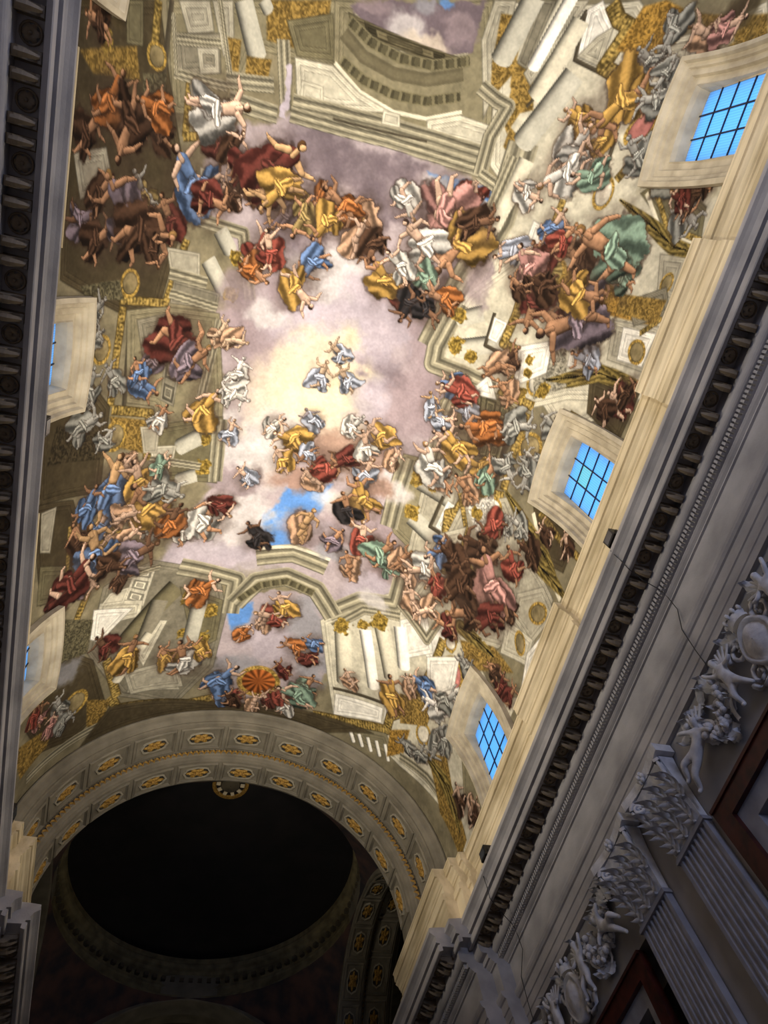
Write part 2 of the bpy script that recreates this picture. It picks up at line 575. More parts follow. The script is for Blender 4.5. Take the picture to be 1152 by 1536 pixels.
('G','gd',(799,195),24),
('G','gd',(803,244),21),
('G','gd',(897,279),32),
('G','gd',(802,321),27),
('P','wh',(943,63,1078,79,1091,166,963,175),'stone',8),
('P','sd',(1123,-81,1287,-140,1357,-69,1198,-9),'stone',8),
('B','pal',(1294,162,1122,158,896,242),58),
('B','gb',(1206,-51,1318,-46,1242,5),21),
('P','och',(1083,-96,1313,-103,1307,-34,1099,-35),'gold',8),
('P','wh',(729,818,828,717,883,806,812,899),'gold',8),
('G','gd',(783,823),30),
('G','gd',(863,845),30),
('P','sl',(648,975,757,894,756,986,690,1049),'stone',8),
('P','wh',(765,1520,928,1412,958,1576,845,1730),'stone',8),
('P','wh',(586,1433,700,1337,792,1486,642,1613),'stone',8),
('C','wh',(595,1463,671,1632),68),
('B','m4',(563,1358,739,1450,772,1329),46),
('P','sl',(1101,1126,1291,1090,1312,1188,1129,1257),'stone',8),
('E','go',(1220,1151),47,33,30),
('P','wh',(1281,1153,1337,1032,1371,1175,1335,1287),'stone',8),
('P','och',(691,1764,879,1705,879,1813,738,1901),'gold',8),
('P','wh',(873,1638,980,1525,1000,1663,901,1759),'stone',8),
('P','st',(-1169,-58,-1014,-102,-966,-5,-1114,52),'stone',8),
('P','olv',(-1074,286,-893,259,-868,320,-1035,325),'gold',8),
('P','olv',(-894,-322,-803,-351,-800,-263,-879,-240),'gold',8),
('P','sd',(-1122,-421,-993,-467,-984,-423,-1101,-399),'stone',8),
('P','dkb',(-1129,707,-908,745,-890,869,-1167,828),'gold',8),
('P','olv',(-1154,1182,-930,1275,-911,1422,-1153,1334),'stone',8),
('B','gb',(-1004,1091,-993,1305),22),
('P','olv',(-1007,1464,-830,1543,-844,1691,-1018,1659),'gold',8),
('P','st',(-726,762,-639,766,-637,872,-696,868),'stone',8),
('B','m4',(-662,897,-442,932),34),
('B','m4',(-724,1398,-547,1375),31),
('C','sl',(-546,1700,-674,1897),54),
('C','cg',(-340,1560,-353,1768),73),
('P','sl',(-764,1447,-673,1443,-693,1514,-805,1493),'stone',8),
('P','sd',(-670,235,-478,252,-480,313,-671,315),'stone',8),
('B','m4',(-676,281,-481,306),35),
('P','sl',(-629,-136,-551,-136,-548,-51,-615,-57),'stone',8),
('B','m4',(-773,-361,-575,-390),30),
('B','m4',(-644,-603,-570,-430),21),
('B','m4',(-806,-505,-765,-364),17),
('C','sl',(-698,-358,-651,-250),35),
('K','wht',(-282,291),90,56),
('K','mau',(-404,215),87,75),
('K','pur',(104,-314),94,59),
('K','wht',(218,18),88,63),
('K','mau',(504,-28),65,100),
('K','crm',(-90,436),134,107),
('K','lil',(212,530),97,83),
('K','mau',(-220,202),101,63),
('K','wht',(-19,29),112,55),
('K','pur',(-345,-267),68,46),
('K','mau',(458,570),84,70),
('K','wht',(424,880),89,53),
('K','brn',(304,890),89,53),
('K','gry',(206,1245),94,50),
('K','wht',(438,1399),84,45),
('F','d','t',(-1112,-117,-1057,-169),1.0),
('F','m','d',(-1105,104,-1044,79),1.0),
('F','d','t',(-1016,151,-961,116),1.1),
('F','d','t',(-800,-189,-844,-205),1.0),
('F','R','t',(-717,49,-753,-6),1.1),
('F','g','e',(-837,-9,-873,-50),1.0),
('F','R','d',(-566,-214,-519,-175),0.9),
('F','d','p',(-489,-87,-532,-109),0.8),
('F','d','d',(-334,-216,-377,-237),1.1),
('F','m','t',(-290,-71,-314,-23),0.9),
('F','o','t',(-165,-150,-193,-101),1.0),
('F','f','t',(7,-136,-43,-182),1.0),
('F','w','p',(151,-233,193,-172),0.9),
('F','r','p',(389,-265,404,-174),1.0),
('F','y','d',(464,-152,491,-193),1.0),
('F','R','d',(212,96,174,55),0.9),
('F','s','p',(601,-146,541,-121),0.9),
('F','R','t',(724,-147,666,-194),0.9),
('F','d','t',(868,-172,803,-195),1.2),
('F','n','t',(1062,-136,1005,-128),1.1),
('F','R','t',(868,33,805,23),1.0),
('F','b','p',(722,-260,744,-308),0.9),
('F','w','p',(584,-349,641,-336),0.8),
('F','y','t',(794,-545,782,-605),1.0),
('F','y','p',(697,-599,638,-624),0.8),
('F','e','e',(1250,-345,1323,-308),0.9),
('F','e','e',(1108,-438,1047,-475),0.9),
('F','f','p',(1058,-833,999,-858),1.0),
('F','p','p',(1127,-839,1170,-848),1.0),
('F','e','e',(881,-778,833,-807),0.8),
('F','s','t',(1040,133,972,126),0.9),
('F','d','t',(703,222,731,176),0.9),
('F','s','p',(606,465,544,458),0.8),
('F','y','p',(732,643,666,640),0.9),
('F','w','p',(556,594,507,583),0.9),
('F','o','t',(744,499,710,539),1.0),
('F','f','t',(592,756,634,784),0.8),
('F','e','e',(957,527,917,516),0.8),
('F','e','e',(924,816,878,794),0.8),
('F','d','d',(1097,841,1030,834),1.0),
('F','g','d',(857,1057,806,1022),1.1),
('F','d','t',(1076,1082,1018,1057),1.1),
('F','R','t',(814,1337,756,1338),0.9),
('F','w','p',(678,1167,662,1224),0.9),
('F','f','p',(562,1240,523,1225),0.8),
('F','n','p',(455,1221,399,1194),0.8),
('F','m','t',(191,1183,224,1123),0.7),
('F','f','p',(45,931,-6,896),0.8),
('F','w','p',(-168,732,-133,697),0.7),
('F','w','w',(158,661,189,608),0.7),
('F','f','p',(358,750,374,700),0.7),
('F','s','p',(-237,963,-271,937),0.6),
('F','s','p',(-341,783,-334,740),0.6),
('F','m','t',(-708,516,-673,467),0.9),
('F','f','f',(-452,395,-432,355),0.7),
('F','e','e',(-871,585,-908,538),0.8),
('F','e','e',(-1053,634,-1022,617),0.8),
('F','f','p',(-763,914,-785,963),0.9),
('F','b','p',(-853,1136,-828,1088),1.0),
('F','d','t',(-945,1162,-987,1097),1.0),
('F','R','t',(-1037,1366,-1007,1325),1.0),
('F','m','p',(-888,1346,-834,1394),1.0),
('F','e','d',(-605,1185,-584,1129),0.9),
('F','w','t',(-466,1229,-447,1168),0.8),
('F','d','t',(-724,1398,-697,1376),0.8),
('F','b','p',(-146,2095,-184,2057),0.9),
('F','R','p',(63,2091,40,2055),0.7),
('F','w','p',(166,2104,190,2057),0.8),
('F','n','t',(237,1962,256,1896),0.9),
('F','f','p',(-32,1669,-27,1614),0.7),
('F','y','t',(-449,1843,-488,1782),0.8),
('F','e','e',(-956,1882,-981,1818),0.7),
('F','p','p',(-1002,1946,-988,1908),0.7),
('F','e','e',(979,1426,928,1412),0.8),
('F','e','e',(810,1980,765,1976),0.7),
('F','e','e',(967,1851,955,1934),0.8),
('F','f','p',(1299,1874,1235,1869),0.8),
('F','d','t',(1133,1348,1101,1339),0.8),
('F','o','t',(-1020,-219,-986,-278),1.3),
('F','d','t',(-925,-184,-953,-97),1.5),
('F','o','t',(-826,-255,-895,-253),1),
('F','d','t',(-1023,22,-984,-20),1),
('F','m','t',(-911,62,-984,-20),1.6),
('F','d','t',(-826,108,-689,96),1.4),
('F','d','t',(-768,151,-748,185),0.9),
('F','b','p',(-638,-82,-737,-168),1.3),
('F','w','p',(-598,-314,-486,-356),1.3),
('F','d','p',(-515,-218,-493,-266),0.9),
('F','R','t',(-573,-45,-491,-32),0.9),
('F','R','t',(-466,-169,-416,-176),1),
('F','d','t',(-404,-120,-374,-61),0.9),
('F','r','p',(-358,74,-336,-1),0.9),
('F','o','t',(-364,147,-311,177),0.9),
('F','R','y',(-354,-189,-234,-343),1),
('F','y','y',(-318,-143,-376,-72),1.2),
('F','g','t',(-214,-79,-238,-9),1),
('F','o','t',(-75,-150,-119,-174),1.5),
('F','y','t',(-123,-79,-157,-22),1),
('F','f','p',(1,-50,12,-114),1),
('F','d','d',(69,-43,66,20),1),
('F','y','t',(149,61,81,3),1.1),
('F','p','p',(301,-210,277,-59),1.5),
('F','y','t',(389,-135,330,-15),1.4),
('F','w','p',(252,-102,157,-163),1),
('F','d','d',(430,-216,489,-240),1.1),
('F','n','p',(300,23,344,62),0.9),
('F','o','t',(384,77,326,67),1),
('F','k','d',(260,123,242,187),1),
('F','k','d',(331,130,380,156),0.8),
('F','b','t',(-142,72,-174,141),0.8),
('F','y','p',(-186,174,-121,226),1.1),
('F','r','p',(-313,71,-341,0),0.8),
('F','w','p',(187,1,122,-44),0.7),
('F','y','t',(832,-665,757,-573),1.4),
('F','w','p',(707,-507,733,-571),1.2),
('F','w','p',(705,-443,621,-377),1.1),
('F','n','p',(811,-440,736,-432),0.9),
('F','e','e',(954,-503,907,-550),1),
('F','e','e',(929,-856,924,-816),1.1),
('F','e','e',(956,-665,899,-666),1),
('F','e','e',(959,-738,939,-702),0.8),
('F','n','t',(976,-220,829,-265),1.7),
('F','r','t',(777,-224,798,-261),1),
('F','p','p',(672,-102,628,-163),1.2),
('F','R','t',(739,3,742,87),1.3),
('F','m','t',(937,18,768,117),1.5),
('F','y','t',(914,-68,1007,-63),1.2),
('F','d','t',(1262,-399,1250,-345),1.1),
('F','R','p',(1197,-382,1157,-400),0.8),
('F','d','d',(757,-61,710,-74),1.1),
('F','R','p',(1274,221,1205,205),1),
('F','d','p',(1202,262,1152,242),0.8),
('F','d','t',(1290,185,1312,159),0.7),
('F','d','t',(666,-41,632,-57),0.8),
('F','R','t',(-622,439,-487,475),1.3),
('F','m','t',(-553,520,-494,463),1.2),
('F','b','t',(-737,601,-683,633),1),
('F','b','t',(-766,564,-780,529),0.7),
('F','y','p',(-468,696,-424,625),1.2),
('F','w','t',(-650,734,-639,714),0.7),
('F','w','w',(-357,537,-340,482),0.8),
('F','w','w',(-357,618,-297,638),0.9),
('F','f','f',(-394,412,-339,416),0.7),
('F','e','e',(-997,365,-970,340),1.1),
('F','e','e',(-990,448,-956,428),0.8),
('F','e','e',(-975,611,-967,556),1),
('F','e','e',(-989,733,-920,708),1.1),
('F','e','e',(-885,796,-858,775),0.8),
('F','b','y',(-826,995,-797,883),1.6),
('F','b','t',(-930,1037,-904,992),1.2),
('F','y','p',(-692,989,-736,891),1),
('F','y','t',(-633,1094,-703,1015),1.7),
('F','f','p',(-748,1118,-681,1110),0.9),
('F','f','p',(-779,1224,-815,1187),0.9),
('F','f','p',(-718,1223,-665,1176),0.8),
('F','m','d',(-677,1306,-578,1263),1.3),
('F','b','y',(-854,1245,-902,1122),1.4),
('F','R','p',(-973,1326,-868,1254),1.4),
('F','d','d',(-781,1323,-733,1337),1.2),
('F','e','e',(-585,1028,-493,1062),1),
('F','o','d',(-533,1178,-500,1106),1.1),
('F','w','t',(-374,1170,-335,1062),1.2),
('F','R','p',(-327,1107,-276,1151),0.8),
('F','k','d',(-144,1236,-193,1177),0.9),
('F','o','p',(-348,1509,-281,1467),1.1),
('F','n','p',(-614,928,-590,902),0.7),
('F','s','m',(-10,678,-36,649),0.9),
('F','y','p',(-75,774,-149,758),1),
('F','y','p',(-98,868,-135,829),0.9),
('F','r','d',(88,859,137,816),1.1),
('F','R','t',(164,809,115,852),0.9),
('F','s','t',(-8,820,-29,855),0.8),
('F','y','p',(277,671,226,642),1.2),
('F','w','p',(233,729,206,677),0.9),
('F','s','p',(256,844,275,777),0.8),
('F','y','t',(276,962,227,883),1.2),
('F','k','t',(222,1027,191,972),1.1),
('F','f','y',(48,1154,76,1076),1.1),
('F','r','p',(321,1141,302,1065),1),
('F','n','t',(410,1174,456,1106),1.1),
('F','f','t',(294,1284,264,1227),0.9),
('F','f','t',(506,1166,542,1118),0.9),
('F','s','f',(-23,490,-8,431),0.8),
('F','s','f',(86,478,48,432),0.7),
('F','s','f',(36,380,4,360),0.7),
('F','b','p',(516,370,462,386),0.9),
('F','r','p',(555,399,462,386),0.8),
('F','s','y',(462,484,449,460),1),
('F','s','p',(518,522,532,517),0.9),
('F','o','t',(693,490,623,514),1.4),
('F','y','p',(607,605,548,568),1.3),
('F','w','p',(533,719,472,638),1.1),
('F','f','t',(706,754,645,720),0.9),
('F','n','t',(775,668,791,606),0.9),
('F','f','t',(679,255,651,284),1.2),
('F','f','t',(747,338,706,312),0.9),
('F','w','p',(623,1162,564,1190),1.3),
('F','b','p',(671,1043,620,1098),1),
('F','r','t',(707,1200,711,1264),1),
('F','d','d',(847,941,777,946),1.6),
('F','p','t',(974,1053,853,938),1.6),
('F','r','t',(1038,929,999,893),1.2),
('F','f','p',(624,1327,586,1262),0.9),
('F','f','p',(695,1323,653,1362),0.9),
('F','d','t',(889,1226,809,1274),1.4),
('F','R','d',(1015,1180,977,1235),1.4),
('F','d','d',(745,1053,662,1016),1.1),
('F','r','d',(878,838,827,891),0.9),
('F','d','d',(815,1142,773,1230),1.2),
('F','e','e',(1002,778,960,770),1),
('F','e','e',(848,597,892,634),0.9),
('F','e','e',(948,584,953,636),1.1),
('F','e','e',(834,441,907,416),1),
('F','e','e',(996,385,936,367),0.9),
('F','R','d',(-753,1699,-802,1641),0.9),
('F','y','t',(-631,1794,-612,1709),1.2),
('F','w','t',(-368,1874,-399,1770),1.1),
('F','y','t',(-298,1827,-335,1788),0.8),
('F','b','p',(-178,1999,-125,1940),1.4),
('F','r','t',(-82,2092,-54,2070),0.8),
('F','f','p',(4,2122,12,2080),0.6),
('F','d','t',(-111,2114,-133,2076),0.8),
('F','r','t',(123,2056,99,2023),0.8),
('F','n','p',(202,2033,131,2015),1.4),
('F','o','p',(-114,1734,-90,1695),0.8),
('F','r','p',(6,1627,-72,1621),1),
('F','y','p',(41,1566,16,1518),1.1),
('F','R','t',(202,1800,152,1796),0.9),
('F','b','t',(217,1720,183,1712),0.8),
('F','R','t',(108,1903,70,1874),0.8),
('F','o','t',(129,1765,79,1759),0.8),
('F','p','t',(-1069,1852,-1063,1804),0.9),
('F','r','t',(-1111,1821,-1106,1794),0.8),
('F','e','e',(-927,1981,-894,1970),1),
('F','y','t',(664,1801,618,1718),1.1),
('F','b','p',(793,1652,724,1652),1),
('F','f','p',(730,1702,699,1668),0.7),
('F','w','w',(893,1687,834,1702),1.2),
('F','f','p',(433,1839,409,1813),0.7),
('F','e','e',(990,1795,948,1758),1),
('F','e','e',(890,1952,896,1910),0.8),
('F','e','e',(935,1627,975,1563),0.9),
('F','d','p',(1210,1912,1159,1891),0.9),
('F','d','p',(1349,1856,1318,1803),0.9),
('F','R','t',(1198,1361,1195,1317),0.9),
('F','R','t',(1279,1344,1285,1311),0.7),
('F','d','p',(1145,736,1106,729),0.8),
('F','d','p',(1279,724,1251,699),0.9),
('F','d','t',(-1098,-385,-1163,-379),0.8),
('F','d','d',(-1049,549,-1068,537),0.8),
]
# ------------------------------------------------------------------ the painted vault
RV, ZS = 8.5, 19.33           # vault radius, height of its centre above the eye
S_MAX = 15.2
DS = 0.037
Y_NEAR, Y_ARCH = -10.5, 21.78

def vault_xyz(s, y):
    q = RV * PI / 2
    t = np.clip(s, -q, q) / RV
    x = RV * np.sin(t)
    z = ZS + RV * np.cos(t) - np.maximum(np.abs(s) - q, 0)
    return x, y, z + CZ

SA = np.arange(-S_MAX, S_MAX + DS / 2, DS)
VA = np.linspace(Y_NEAR, Y_ARCH, int((Y_ARCH - Y_NEAR) / DS))
NS, NV = len(SA), len(VA)
rng = np.random.default_rng(5)

def vnoise(freq, seed):
    r = np.random.default_rng(seed)
    a = (SA + 40) * freq
    b = (VA + 40) * freq
    ia, ib = np.floor(a).astype(int), np.floor(b).astype(int)
    fa, fb = a - ia, b - ib
    fa = (fa * fa * (3 - 2 * fa))[:, None]
    fb = (fb * fb * (3 - 2 * fb))[None, :]
    L = r.random((ia.max() + 2, ib.max() + 2))
    p = L[ia][:, ib]
    q = L[ia + 1][:, ib]
    u = L[ia][:, ib + 1]
    w = L[ia + 1][:, ib + 1]
    return (p * (1 - fa) + q * fa) * (1 - fb) + (u * (1 - fa) + w * fa) * fb

def fbm(freq, seed, o=4):
    t = 0
    a = 1.0
    tot = 0
    for i in range(o):
        t = t + a * vnoise(freq * 2 ** i, seed + 31 * i)
        tot += a
        a *= 0.55
    return t / tot

N1 = fbm(0.55, 1, 5)
N2 = fbm(1.6, 2, 4)
N3 = fbm(5.0, 3, 3)
N4 = vnoise(16.0, 4)
WS = (N2 - 0.5) * 0.35 + (N3 - 0.5) * 0.12
WV = (fbm(1.6, 9, 4) - 0.5) * 0.35 + (fbm(5.0, 12, 2) - 0.5) * 0.12

PC = {'lav': (166, 152, 157), 'pur': (112, 98, 106), 'mau': (146, 128, 134), 'lil': (176, 165, 178), 'wht': (198, 192, 192), 'crm': (206, 190, 168), 'glo': (210, 196, 164),
      'glw': (220, 206, 170), 'blu': (84, 138, 214), 'brn': (160, 122, 104), 'gry': (140, 140, 148), 'ol2': (128, 120, 92), 'olv': (108, 101, 74), 'ol3': (96, 88, 64),
      'och': (156, 124, 56), 'gob': (176, 132, 50), 'st': (158, 152, 132), 'sd': (122, 116, 98), 'sl': (184, 178, 156), 'wh': (212, 208, 196), 'cg': (160, 157, 142),
      'dkb': (78, 68, 48), 'dk': (58, 50, 40), 'lt': (206, 200, 178), 'pnk': (186, 112, 104), 'go': (176, 142, 60), 'wm': (214, 206, 186), 'shd': (184, 96, 36), 'shl': (156, 134, 76), 'gd': (170, 138, 52)}
FC = {'o': (190, 112, 54), 'y': (206, 158, 72), 'g': (168, 142, 84), 'b': (104, 136, 190), 'r': (168, 80, 66), 'R': (118, 58, 50), 'p': (202, 142, 134), 'w': (208, 204, 196), 'n': (132, 162, 140),
      'd': (88, 62, 46), 'm': (136, 120, 134), 'k': (58, 54, 56), 'e': (152, 152, 144), 's': (172, 180, 200), 'f': (206, 160, 124)}
SK = {'t': (188, 136, 98), 'p': (220, 180, 152), 'y': (210, 164, 112), 'd': (128, 92, 68), 'e': (168, 166, 158), 'w': (216, 210, 204), 'f': (204, 172, 140), 'm': (140, 130, 136)}

CANVAS = np.empty((NS, NV, 3))
base = np.array([128, 119, 92]) / 255.0
CANVAS[:] = base * (0.8 + 0.4 * N2[..., None])

def box_of(s0, s1, v0, v1):
    i0, i1 = np.searchsorted(SA, [s0, s1])
    j0, j1 = np.searchsorted(VA, [v0, v1])
    return slice(max(i0, 0), min(i1 + 1, NS)), slice(max(j0, 0), min(j1 + 1, NV))

def sm(a, b, x):
    t = np.clip((x - a) / (b - a), 0, 1)
    return t * t * (3 - 2 * t)

def lay(I, J, al, col):
    CANVAS[I, J] = CANVAS[I, J] * (1 - al[..., None]) + np.asarray(col) * al[..., None]

def pts_of(q):
    return np.array(q, float).reshape(-1, 2) / 100.0

def poly_sdf(p, S, V):
    d = np.full(np.broadcast(S, V).shape, 1e9)
    ins = np.zeros(d.shape, bool)
    n = len(p)
    for i in range(n):
        a, b = p[i], p[(i + 1) % n]
        e = b - a
        ws, wv = S - a[0], V - a[1]
        t = np.clip((ws * e[0] + wv * e[1]) / max(e @ e, 1e-9), 0, 1)
        d = np.minimum(d, (ws - e[0] * t) ** 2 + (wv - e[1] * t) ** 2)
        c = ((a[1] <= V) != (b[1] <= V)) & (S < (b[0] - a[0]) * (V - a[1]) / (b[1] - a[1] + 1e-12) + a[0])
        ins ^= c
    return np.where(ins, -1, 1) * np.sqrt(d)

def line_sd(p, S, V):
    best = np.full(np.broadcast(S, V).shape, 1e9)
    sg = np.zeros(best.shape)
    al = np.zeros(best.shape)
    acc = 0
    for i in range(len(p) - 1):
        a, b = p[i], p[i + 1]
        e = b - a
        ln = math.hypot(*e) + 1e-9
        ws, wv = S - a[0], V - a[1]
        t = np.clip((ws * e[0] + wv * e[1]) / ln ** 2, 0, 1)
        d = np.hypot(ws - e[0] * t, wv - e[1] * t)
        m = d < best
        cr = np.sign(ws * e[1] - wv * e[0])
        sg = np.where(m, cr, sg)
        al = np.where(m, acc + t * ln, al)
        best = np.where(m, d, best)
        acc += ln
    return best, sg, al

def loc(I, J, warp=0.0):
    S = np.broadcast_to(SA[I][:, None], (len(SA[I]), len(VA[J]))) + warp * WS[I, J]
    V = np.broadcast_to(VA[J][None, :], S.shape) + warp * WV[I, J]
    return S, V

def c3(c):
    return np.array(c, float) / 255.0

def gold_tex(I, J, c):
    sw = 0.5 + 0.5 * np.sin(34 * N2[I, J] + 14 * N3[I, J])          # scrolling arabesque
    t = np.clip(0.62 * sw + 0.5 * (N4[I, J] - 0.3), 0, 1)[..., None]
    return c * 0.62 * (1 - t) + np.minimum(c * 1.18, 1) * t

def do_poly(c, q, tex, soft):
    p = pts_of(q)
    mg = 0.4
    I, J = box_of(p[:, 0].min() - mg, p[:, 0].max() + mg, p[:, 1].min() - mg, p[:, 1].max() + mg)
    w = 1.2 if tex == 'cloud' else 0.04
    S, V = loc(I, J, w)
    d = poly_sdf(p, S, V)
    soft = soft / 100.0 * 0.5
    al = 1 - sm(-soft, soft, d)
    c = c3(PC[c])
    if tex == 'gold':
        col = gold_tex(I, J, c)
    elif tex == 'cloud':
        col = c * (0.86 + 0.28 * N1[I, J] + 0.12 * (N2[I, J] - 0.5))[..., None]
    else:
        ed = np.interp(d, [-0.36, -0.33, -0.30, -0.27, -0.22, -0.19, -0.15, -0.11, -0.07, -0.03, 0.0], [1.0, 0.84, 1.12, 1.0, 0.98, 0.78, 1.14, 0.96, 1.12, 0.9, 0.62])
        if min(np.ptp(p[:, 0]), np.ptp(p[:, 1])) < 0.9:
            ed = np.interp(d, [-0.14, -0.10, -0.06, -0.02, 0.0], [1.0, 0.82, 1.12, 0.95, 0.66])
        col = c * ((0.84 + 0.2 * N2[I, J] + 0.16 * N3[I, J]) * ed)[..., None]
    lay(I, J, al, col)

STR = {'m4': (0.62, 1.12, 0.9, 0.7, 1.0, 1.2, 0.8, 0.62, 0.95, 1.15), 'lt': (1.2, 1.25), 'dk': (0.8, 1.0), 'olv': (0.9, 1.0, 0.9)}

def do_band(kind, q, w):
    p = pts_of(q)
    w = w / 100.0
    mg = w + 0.1
    I, J = box_of(p[:, 0].min() - mg, p[:, 0].max() + mg, p[:, 1].min() - mg, p[:, 1].max() + mg)
    S, V = loc(I, J, 0.05)
    d, sg, al_ = line_sd(p, S, V)
    h = w / 2
    al = 1 - sm(h - 0.03, h + 0.02, d)
    for a, b in ((p[0], p[1]), (p[-1], p[-2])):            # square ends
        e = (b - a) / (math.hypot(*(b - a)) + 1e-9)
        u = (S - a[0]) * e[0] + (V - a[1]) * e[1]
        near = np.hypot(S - a[0], V - a[1]) < h * 1.05
        al = al * np.where(near, sm(-0.03, 0.0, u), 1.0)
    t = np.clip((sg * d / h + 1) / 2, 0, 0.9999)
    if kind in ('gb', 'pal'):
        c = c3((176, 146, 70) if kind == 'gb' else (150, 128, 62))
        if kind == 'gb':
            bead = 0.5 + 0.5 * np.sin(al_ * 2 * PI / 0.14)
            k = 0.5 + 0.26 * bead * sm(0.5, 0.2, np.abs(t - 0.5)) + 0.42 * (sm(0.25, 0.75, 0.5 * N4[I, J] + 0.5 * N3[I, J]) - 0.1)
        else:
            ln = al_.max() + 1e-6
            al = 1 - sm(-0.03, 0.03, d - h * np.sin(np.clip(al_ / ln, 0.02, 1) * PI * 0.86 + 0.3))
            k = 0.78 + 0.2 * np.sin((np.abs(t - 0.5) * 2 - 0.3 * al_ / max(w, 0.1)) * 2 * PI * 1.8 + 5 * N3[I, J]) + 0.5 * (N3[I, J] - 0.5) - 0.5 * (np.abs(t - 0.5) < 0.05)
        col = c * k[..., None]
        e = sm(0.36, 0.46, np.abs(t - 0.5))[..., None]
        col = col * (1 - e) + c3((84, 68, 36)) * e if kind == 'gb' else col
    elif kind == 'cf':
        c = c3(PC['olv'])
        u = (al_ / (w * 1.1)) % 1.0
        m = sm(0.5, 0.42, np.maximum(np.abs(u - 0.5), np.abs(t - 0.5)) * 1.25)
        col = c * (1.12 - 0.42 * m + 0.3 * (m > 0.9) * (u > 0.4) * 0.5)[..., None]
    else:
        c = c3({'m4': (150, 143, 118), 'lt': (176, 170, 148), 'dk': (86, 78, 62), 'olv': (112, 104, 78)}[kind])
        st = np.array(STR[kind])
        f = t * (len(st) - 1)
        i0 = f.astype(int)
        fr = sm(0.25, 0.75, f - i0)
        k = st[i0] * (1 - fr) + st[np.minimum(i0 + 1, len(st) - 1)] * fr
        col = c * (k * (0.9 + 0.2 * N2[I, J]))[..., None]
    lay(I, J, al, col)

def do_col(c, q, w):
    p = pts_of(q)
    w = w / 100.0
    mg = w
    I, J = box_of(p[:, 0].min() - mg, p[:, 0].max() + mg, p[:, 1].min() - mg, p[:, 1].max() + mg)
    S, V = loc(I, J, 0.03)
    e = p[1] - p[0]
    ln = math.hypot(*e)
    e /= ln
    a = (S - p[0][0]) * e[0] + (V - p[0][1]) * e[1]
    x = ((S - p[0][0]) * -e[1] + (V - p[0][1]) * e[0]) / (w / 2)
    end = ln + w * 0.28 * np.sqrt(np.clip(1 - x * x, 0, 1))
    al = (1 - sm(0.94, 1.04, np.abs(x))) * sm(-0.02, 0.02, a) * (1 - sm(end - 0.02, end + 0.02, a))
    k = 0.5 + 0.68 * np.sqrt(np.clip(1 - (x + 0.35) ** 2 / 1.9, 0, 1)) - 0.3 * sm(0.3, 1, x)
    col = c3(PC[c]) * (k * (0.92 + 0.16 * N2[I, J]))[..., None]
    lay(I, J, al, col)

def do_cloud(c, q, rx, ry):
    p = pts_of(q)[0]
    rx, ry = rx / 100.0, ry / 100.0
    I, J = box_of(p[0] - 1.8 * rx, p[0] + 1.8 * rx, p[1] - 1.8 * ry, p[1] + 1.8 * ry)
    S, V = loc(I, J, 1.6)
    d = np.hypot((S - p[0]) / rx, (V - p[1]) / ry) + (N2[I, J] - 0.5) * 0.9
    al = (1 - sm(0.55, 1.25, d)) * 0.8
    col = c3(PC[c]) * (0.9 + 0.22 * N2[I, J] + 0.1 * (N1[I, J] - 0.5))[..., None]
    lay(I, J, al, np.minimum(col, 1))

def do_ell(c, q, rx, ry, ang):
    p = pts_of(q)[0]
    rx, ry = max(rx, 4) / 100.0, max(ry, 4) / 100.0
    R = max(rx, ry) * 1.4
    I, J = box_of(p[0] - R, p[0] + R, p[1] - R, p[1] + R)
    S, V = loc(I, J, 0.08)
    a = math.radians(ang)
    x = ((S - p[0]) * math.cos(a) + (V - p[1]) * math.sin(a)) / rx
    y = (-(S - p[0]) * math.sin(a) + (V - p[1]) * math.cos(a)) / ry
    d = np.hypot(x, y)
    lay(I, J, 1 - sm(1.0, 1.12, d), gold_tex(I, J, c3((188, 150, 62))))
    al = 1 - sm(0.78, 0.84, d)
    cc = c3(PC[c])
    th = np.arctan2(y, x)
    if c in ('shl', 'shd'):
        k = 0.8 + 0.26 * np.sin(th * 12) * sm(0.1, 0.5, d) + 0.2 * (x - y) * 0.6
    else:
        k = 0.82 + 0.3 * N3[I, J] + 0.14 * (x - y) - 0.3 * sm(0.66, 0.8, d)
    if c == 'go':
        cc = c3((140, 124, 84))
    lay(I, J, al, np.clip(cc * k[..., None], 0, 1))

def do_quad(c, q, nx, ny):
    p = pts_of(q)
    do_poly(c, q, 'stone', 5)
    cc = PC[c]
    for i in range(nx):
        for j in range(ny):
            for sh, k in ((0.14, 0.66), (0.24, 1.12), (0.34, 0.8)):
                cor = []
                for u, v in ((i + sh, j + sh), (i + 1 - sh, j + sh), (i + 1 - sh, j + 1 - sh), (i + sh, j + 1 - sh)):
                    u /= nx
                    v /= ny
                    cor.append((p[0] * (1 - u) + p[1] * u) * (1 - v) + (p[3] * (1 - u) + p[2] * u) * v)
                PC['_t'] = tuple(k * a for a in cc)
                do_poly('_t', tuple(np.array(cor).ravel() * 100), 'stone', 5)

def do_gild(c, q, r):
    p = pts_of(q)[0]
    r = r / 100.0
    I, J = box_of(p[0] - 1.5 * r, p[0] + 1.5 * r, p[1] - 1.5 * r, p[1] + 1.5 * r)
    S, V = loc(I, J, 0.5)
    d = np.hypot(S - p[0], V - p[1]) / r
    th = np.arctan2(V - p[1], S - p[0])
    al = 1 - sm(0.8, 1.0, np.maximum(np.abs(S - p[0]), np.abs(V - p[1])) / r * 0.6 + d * 0.45 + 0.9 * (N3[I, J] - 0.5))
    lay(I, J, al, gold_tex(I, J, c3(PC[c])) * (0.8 + 0.3 * np.sin(d * 9)[..., None] * 0.5 + 0.15))

LDIR = np.array([-0.5, -0.86])

